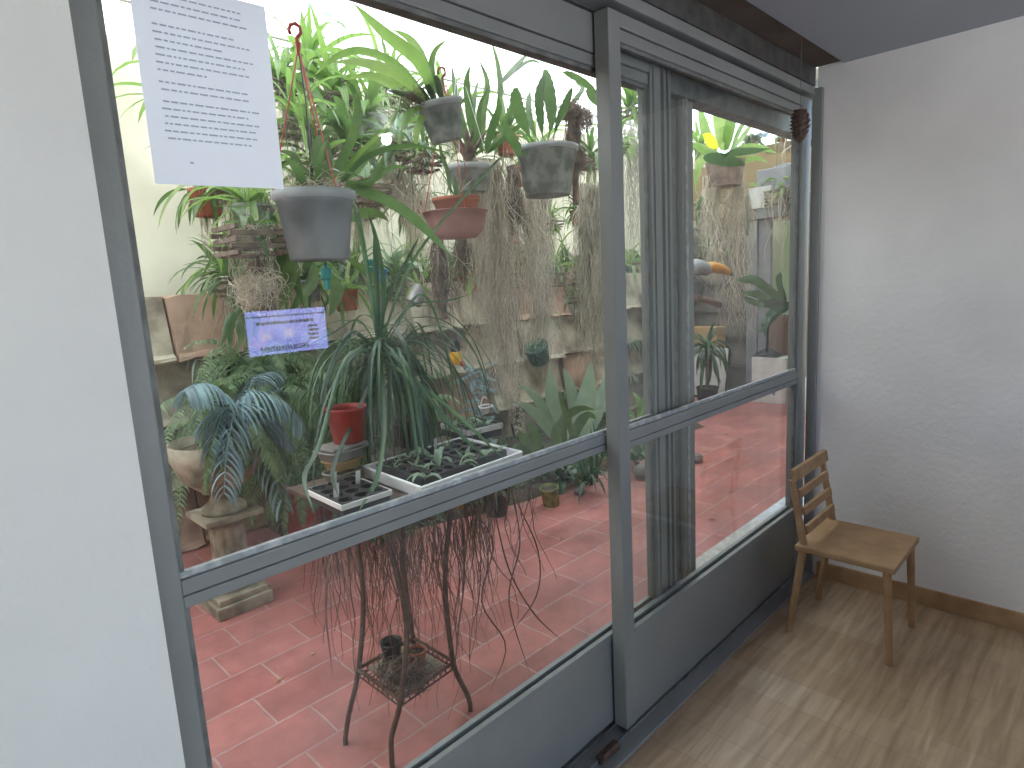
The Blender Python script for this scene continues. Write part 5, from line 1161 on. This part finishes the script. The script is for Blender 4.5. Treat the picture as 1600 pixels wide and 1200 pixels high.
# ---- right side: orchid basket, toucan, door frame, boxes
def right_side():
    rng = random.Random(131)
    P = at(1133, 252, 3.0); t = thing('hanging_orchid', 'large basket orchid with one yellow leaf, seen through the right door', 'hanging plant', P)
    mb = MB(); k_ = mpp(P); r = 30*k_; mb.lathe([(.001, -38*k_), (r*.8, -38*k_), (r*1.0, 0), (r*.9, 0), (.001, -4*k_)], P, 22, sy=1); mb.build('basket', 'droot', t)
    mb = MB(); clump(mb, P-V((0, 0, 18*k_)), rng, 420, r*1.08, .0018, .9, .14); strands(mb, P-V((0, 0, .05)), rng, 60, .4, r, .15, .25, .0018, 10, fuzz=.1); mb.build('roots', 'root', t)
    mb = MB()
    for px, w in [([(1120, 235), (1105, 210), (1098, 185), (1090, 158)], .1), ([(1128, 235), (1125, 205), (1120, 180), (1118, 158)], .1), ([(1135, 235), (1140, 205), (1145, 180), (1148, 165)], .11), ([(1140, 238), (1160, 215), (1180, 190), (1205, 185)], .05),
                  ([(1140, 240), (1165, 232), (1190, 232), (1215, 240)], .09), ([(1125, 240), (1105, 235), (1090, 228), (1080, 222)], .09), ([(1140, 245), (1160, 250), (1185, 248), (1200, 255)], .07), ([(1120, 240), (1100, 245), (1090, 265), (1086, 300)], .09),
                  ([(1132, 236), (1134, 200), (1130, 170), (1133, 150)], .08), ([(1142, 238), (1155, 205), (1168, 185), (1180, 172)], .05)]: leafp(mb, px, 3.0, 3.0+rng.uniform(-.2, .2), w, 'lance', 14, .3, .35)
    mb.build('leaves', 'lime', t, True)
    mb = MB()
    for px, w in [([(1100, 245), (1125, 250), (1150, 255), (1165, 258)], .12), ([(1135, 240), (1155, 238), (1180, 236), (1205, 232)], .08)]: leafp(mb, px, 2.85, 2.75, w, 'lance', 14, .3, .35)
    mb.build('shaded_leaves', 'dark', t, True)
    mb = MB(); leafp(mb, [(1122, 232), (1112, 222), (1106, 214), (1098, 210)], 2.95, 2.9, .1, 'lance', 8, .2, .2); mb.build('yellow_leaf', 'yellow', t, True)
    line(P, (P.x, P.y, 2.95), t)
    P = at(1232, 260, 2.9); t = thing('hanging_pot', 'white translucent pot hanging at the top right edge with bare twigs', 'hanging pot', P); mb = MB(); k_ = mpp(P); pot_mesh(mb, 20*k_, 16*k_, 36*k_, P-V((0, 0, 34*k_)), None); mb.build('pot', 'plast', t, True)
    mb = MB()
    for px in [[(1232, 258), (1225, 235), (1228, 215)], [(1240, 258), (1236, 240), (1230, 205)], [(1225, 258), (1222, 240), (1240, 225)], [(1215, 262), (1210, 285), (1200, 300)]]: mb.tube(spline([at(*q, 2.9) for q in px], 6), .004, 4)
    clump(mb, P+V((0, 0, .01)), rng, 60, .08, .0018, .4); mb.build('twigs', 'root', t); line(P, (P.x, P.y, 2.95), t)
    # toucan
    P = at(1090, 450, 2.9); k_ = mpp(P); t = thing('toucan_sculpture', 'toucan sculpture with an orange beak, grey head and scrap metal body on a perch', 'sculpture', P)
    def Q(x, y, dy=0): return at(x, y, 2.9+dy)
    mb = MB(); pts = spline([Q(1103, 419), Q(1115, 418), Q(1128, 421), Q(1138, 425), Q(1143, 430)], 10); mb.tube(pts, [9*k_, 9.2*k_, 9.2*k_, 9*k_, 8.6*k_, 8*k_, 7*k_, 6*k_, 4.5*k_, 3*k_, 1*k_], 12); mb.build('beak', 'orange', t, True)
    mb = MB(); mb.tube(spline([Q(1138, 424), Q(1141, 427), Q(1144, 431)], 4), [5.2*k_, 4.8*k_, 4*k_, 2.8*k_, 1*k_], 10); mb.build('beak_tip', 'bblack', t, True)
    mb = MB(); mb.tube(spline([Q(1076, 424), Q(1084, 418), Q(1094, 418), Q(1105, 422)], 8), [7*k_, 12*k_, 13*k_, 13*k_, 12.5*k_, 12*k_, 11.5*k_, 10.5*k_, 9*k_], 14); mb.build('head', 'bird_w', t, True)
    mb = MB(); e = Q(1100, 420, -.055); mb.tube([e, e+V((0, -.006, 0))], 2.5*k_, 10); mb.build('eye', 'bblack', t)
    mb = MB(); b = Q(1088, 450)
    for i in range(75):
        d = V((rng.gauss(0, 1), rng.gauss(0, 1), rng.gauss(0, 1))).normalized(); c_ = b+V((d.x*13*k_, d.y*12*k_, d.z*20*k_)); u = d.orthogonal().normalized(); w = d.cross(u); rr = rng.uniform(3, 6)*k_
        mb.tube([c_+(u*math.cos(a*.7)+w*math.sin(a*.7))*rr for a in range(rng.randint(5, 10))], .0035, 4)
    mb.build('body', 'gunmetal', t)
    mb = MB(); mb.tube([Q(1050, 455), Q(1080, 464), Q(1100, 468), Q(1124, 476)], [5*k_, 6*k_, 5.5*k_, 6*k_], 8); mb.build('perch', 'bark', t, True)
    mb = MB(); mb.tube([Q(1092, 468), Q(1088, 478), Q(1078, 480), Q(1076, 470)], .004, 5); mb.build('claw', 'gunmetal', t); line(Q(1084, 405), (Q(1084, 405).x, 2.9, 2.95), t)
    # white long wire rod twig
    # burro tail
    P = at(1168, 302, 2.95); t = thing('trailing_succulent', 'braided pale green trailing succulent hanging left of the small white pot', 'plant', P); mb = MB(); L = 64*mpp(P)
    for i in range(420):
        z = -L*i/420; a = i*2.4; q = P+V((0, 0, z)); leaf(mb, q, (math.cos(a), math.sin(a), -.2), .032, .012, .8, 'lance', 3, .6)
    mb.build('stems', 'pale', t); line(P, (P.x, P.y, 2.95), t)
    # grey steel door frame with beam at the far right
    t = thing('steel_door_frame', 'grey steel door frame with a cross beam at the far right end of the court', 'door frame', (7.2, 3.0, 0))
    mb = MB(); mb.box(7.02, 7.14, 3.04, 3.16, 0, 2.0); bevel(mb.build('post', 'door', t), .006)
    mb = MB(); mb.box(7.05, 7.11, 2.90, 3.035, 0, 2.0); bevel(mb.build('inner_post', 'door', t), .006)
    mb = MB(); mb.box(7.0, 7.16, 1.25, 3.20, 2.002, 2.12); bevel(mb.build('beam', 'slat', t), .006)
    t = thing('far_partition', 'partition of a pale green strip and olive-brown boards behind the steel frame', 'partition', (7.6, 2.2, 0))
    mb = MB(); mb.box(7.5, 7.55, 2.72, 3.15, 0, 2.0); mb.build('green_panel', 'lpanel', t); mb = MB(); mb.box(7.5, 7.55, 1.22, 2.715, 0, 2.0); mb.build('brown_panel', 'obrown', t)
    mb = MB(); mb.box(7.5, 7.55, 1.22, 4.34, 2.125, 2.75); mb.build('upper_panel', 'obrown', t)
    # small white pot on the beam & slats
    P = at(1193, 337, 2.95); P = atx(1193, 344, 7.05); t = thing('white_pot', 'small square white pot with sprouts standing on the cross beam', 'pot', (P.x, P.y, 2.122)); mb = MB()
    w = .12; vs = []
    for s_, z in ((.8, 0), (1.05, .22), (.95, .22), (.85, .05)): vs += [(7.06+sx*w*s_, P.y+sy*w*s_, 2.122+z) for sx, sy in ((-1, -1), (1, -1), (1, 1), (-1, 1))]
    mb.add(vs, [(i*4+k, i*4+(k+1) % 4, i*4+4+(k+1) % 4, i*4+4+k) for i in range(3) for k in range(4)]+[(0, 1, 2, 3)]); mb.build('pot', 'white', t)
    mb = MB(); mb.box(7.06-w*.9, 7.06+w*.9, P.y-w*.9, P.y+w*.9, 2.30, 2.31); mb.build('soil', 'soil', t); mb = MB(); rosette(mb, (7.06, P.y, 2.3), rng, 14, .25, .05, (.3, 1.4), 1, 'lance'); mb.build('leaves', 'lime', t)
    P2 = atx(1225, 335, 7.05); t = thing('slatted_basket', 'weathered slatted basket of sprouting plants on the cross beam at the right edge', 'basket', (7.06, P2.y, 2.122), 'weathered slatted baskets'); mb = MB()
    for k in range(5):
        for sg in (-1, 1):
            if k % 2: mb.box(6.9, 7.2, P2.y+sg*.14-.01, P2.y+sg*.14+.01, 2.125+k*.035, 2.15+k*.035)
            else: mb.box(7.06+sg*.12-.01, 7.06+sg*.12+.01, P2.y-.17, P2.y+.17, 2.125+k*.035, 2.15+k*.035)
    mb.build('slats', 'slat', t); mb = MB(); rosette(mb, (7.06, P2.y, 2.25), rng, 30, .4, .05, (.2, 1.4), 1.4, 'lance'); mb.build('leaves', 'lime', t); mb = MB(); strands(mb, (6.9, P2.y, 2.25), rng, 40, .9, .2, .1, .2, .0035, 10); clump(mb, V((7.06, P2.y, 2.26)), rng, 90, .16, .004, .5, .25); mb.build('roots', 'root', t)
    t = thing('hanging_box', 'blurry grey plastic crate hung high behind the white translucent pot', 'crate', atx(1200, 300, 7.0)); a = atx(1192, 282, 7.1); mb = MB(); mb.box(6.98, 7.2, a.y-.32, a.y+.02, a.z-.42, a.z+.1); bevel(mb.build('crate', 'door', t), .01); mb = MB(); mb.tube([(7.09, a.y-.15, a.z+.1), (7.09, a.y-.15, 2.98)], .004, 4); mb.build('hanging_wire', 'wire', t)
    # staghorn-like hanging plant
    P = at(1240, 475, 2.6); t = thing('hanging_plant', 'hanging plant with glossy dark strap leaves reaching left in front of the steel frame', 'hanging plant', P); mb = MB()
    for px, w in [([(1232, 478), (1205, 455), (1180, 437), (1150, 438)], .1), ([(1232, 475), (1205, 470), (1185, 460), (1158, 457)], .085), ([(1235, 475), (1215, 470), (1195, 472), (1185, 482)], .07), ([(1232, 475), (1215, 480), (1195, 500), (1196, 528)], .08),
                  ([(1235, 478), (1215, 490), (1200, 505), (1182, 522)], .06), ([(1228, 470), (1220, 450), (1218, 435), (1220, 425)], .07), ([(1228, 480), (1190, 475), (1170, 468), (1162, 462)], .06)]: leafp(mb, px, 2.6, 2.55, w, 'strap', 14, .3, .5)
    mb.build('leaves', 'dark', t, True); mb = MB(); clump(mb, P, rng, 160, .09, .0025, .9, .15); strands(mb, P, rng, 30, .3, .05, .4, .4, .0025, 8); mb.build('roots', 'root', t); line(P, (P.x, P.y, 2.95), t)
    # boxes
    def X(x, y): return atz(x, y, 0)
    a = atx(1183, 603, 6.9); b = atx(1236, 603, 6.9); zt_ = atx(1200, 556, 6.9).z
    y1 = a.y; y0 = b.y; t = thing('white_box', 'white printed carton on the tiles in front of the steel frame', 'box', (7.0, (y0+y1)/2, 0)); mb = MB(); mb.box(6.75, 7.0, y0, y1, .001, zt_); bevel(mb.build('carton', 'white', t), .005)
    mb = MB(); 
    for (u0, u1, v0, v1) in ((.45, .7, .3, .36), (.48, .54, .2, .36), (.64, .70, .14, .3), (.52, .66, .2, .24)): mb.box(6.744, 6.7495, y1-(y1-y0)*u1, y1-(y1-y0)*u0, zt_*v0*1.4, zt_*v1*1.4)
    mb.build('print', 'slab_dark', t)
    t = thing('plastic_bag', 'crumpled black plastic sheet lying on the white printed carton', 'bag', (6.9, (y0+y1)/2+.05, zt_)); mb = MB(); vs = []
    for j in range(10):
        for i in range(12): vs.append((6.75+.24*j/9, y0+.1+(y1-y0-.08)*i/11, zt_+.006+.07*rng.random()*math.sin(math.pi*i/11)*math.sin(math.pi*(j+.3)/9.6)+.03*math.sin(math.pi*i/11)))
    mb.add(vs, [(j*12+i, j*12+i+1, (j+1)*12+i+1, (j+1)*12+i) for j in range(9) for i in range(11)]); mb.build('sheet', 'black', t, True)
    a = atx(1203, 548, 7.3); b = atx(1262, 548, 7.3); zt2 = atx(1215, 492, 7.3).z
    t = thing('brown_box', 'large brown box behind the white printed carton', 'box', (7.3, (a.y+b.y)/2, 0)); mb = MB(); mb.box(7.05, 7.35, b.y, a.y-.05, .001, zt2); bevel(mb.build('carton', 'box_b', t), .006); mb = MB(); mb.box(7.046, 7.3, b.y+.3, b.y+.36, zt2+.001, zt2+.003); mb.build('tape', 'tan', t)
    a = atx(1086, 545, 6.9); b = atx(1120, 512, 6.9); t = thing('tan_box', 'tan cardboard box leaning on the far wall behind the spiky plant', 'box', (6.9, a.y, 0)); mb = MB(); mb.box(6.9, 7.12, b.y, a.y+.2, .001, b.z); bevel(mb.build('carton', 'box_y', t), .005)
    mb = MB(); mb.box(6.896, 7.121, (a.y+b.y)/2, (a.y+b.y)/2+.05, b.z+.001, b.z+.003); mb.build('tape', 'tan', t)
    a = atx(1080, 612, 6.75); b = atx(1136, 546, 6.75); t = thing('white_board', 'white framed board leaning against the far wall behind the spiky plant', 'board', (6.75, (a.y+b.y)/2, 0)); mb = MB(); ym, w = (a.y+.1+b.y)/2, (a.y+.1-b.y)/2; H = b.z
    mb.obox((6.80, ym, H/2), (.008, 0, 0), (0, w, 0), (.06, 0, H/2)); mb.build('board', 'white', t); mb = MB(); mb.obox((6.79, ym-w+.01, H/2), (.012, 0, 0), (0, .012, 0), (.06, 0, H/2)); mb.obox((6.73, ym, .012), (.012, 0, 0), (0, w, 0), (0, 0, .012)); mb.build('frame', 'black', t)
    P = atz(1106, 612, 0); P = atx(1106, 618, 6.3); t = thing('spiky_plant', 'spiky dark dracaena in a small pot in front of the white board', 'potted plant', (P.x, P.y, 0)); mb = MB()
    O = at(1105, 548, P.y); rosette(mb, O, rng, 44, .52, .035, (.1, 1.5), 2.4, 'strap', .35, jr=.02)
    for px in [[(1105, 548), (1100, 565), (1096, 590), (1095, 615)], [(1105, 548), (1110, 565), (1108, 590), (1104, 605)], [(1106, 548), (1115, 560), (1118, 580), (1127, 600)], [(1106, 548), (1120, 555), (1132, 565), (1136, 585)]]: leafp(mb, px, P.y, P.y-.05, .04, 'strap', 12, .3, .3)
    mb.build('leaves', 'dark', t, True); mb = MB(); mb.tube([(O.x, O.y, .2), O], .02, 7); mb.build('stem', 'bark', t); mb = MB(); pot_mesh(mb, .12, .09, .22, (O.x, O.y, 0)); mb.build('pot', 'black', t, True)
    mb = MB(); mb.disc((O.x, O.y, .2), .11, bumpy=.01, rng=rng); mb.build('soil', 'soil', t)
    # small items at right beyond the rail: white and red packet on the floor
    a = atx(1222, 618, 7.25); t = thing('sack', 'white and orange sack standing on the tiles at the far right', 'sack', (7.0, a.y-.3, 0)); mb = MB(); mb.lathe([(.001, 0), (.2, 0), (.22, .1), (.2, .3), (.15, .34), (.001, .36)], (6.5, at(1240, 620, 2.3).y, 0), 14, sy=.8); mb.build('sack', 'white', t, True)
right_side()

def tufts():
    rng = random.Random(222)
    for k in range(30):
        x = rng.uniform(.9, 6.6); z = rng.choice([.38, .75, 1.12])+.005; P = V((x, 3.86, z)); kind = rng.choice(['fern', 'lance', 'strap'])
        t = thing('wall_tuft', 'small tuft of leaves rooted in a ledge of the concrete panel wall', 'small plant', P, 'tufts on the wall ledges'); mb = MB()
        if kind == 'fern':
            for i in range(9): a = rng.uniform(-3.1, 0); frond(mb, P, (math.cos(a), math.sin(a)*.7-.2, rng.uniform(.1, 1.2)), rng.uniform(.12, .3), .035, 2.2, rng, 14, .012)
        else: rosette(mb, P, rng, 12, rng.uniform(.12, .3), .022, (-.1, 1.2), 2.0, kind, .3, (-3.3, .2), .03)
        mb.build('leaves', rng.choice(['mid', 'fern', 'pale', 'dark']), t, True)
        mb = MB(); clump(mb, P+V((0, -.02, 0)), rng, 16, .03, .0018); strands(mb, P+V((0, -.03, 0)), rng, 8, .2, .03, .2, .4, .0018, 7); mb.build('roots', 'droot', t)
tufts()
def litter():
    rng = random.Random(333)
    for k in range(26):
        x = rng.uniform(.7, 5.5); y = rng.uniform(1.3, 2.8); P = V((x, y, .004)); mb = MB(); a = rng.random()*6.28
        leaf(mb, P, (math.cos(a), math.sin(a), .12), rng.uniform(.02, .055), rng.uniform(.006, .016), .3, 'lance', 5, .5)
        tag(mb.build('fallen_leaf', rng.choice(['dry', 'tan', 'dry'])), 'tiny dry fallen leaf lying on the red tiles', 'fallen leaf', 'dry leaves fallen on the tiles')
litter()
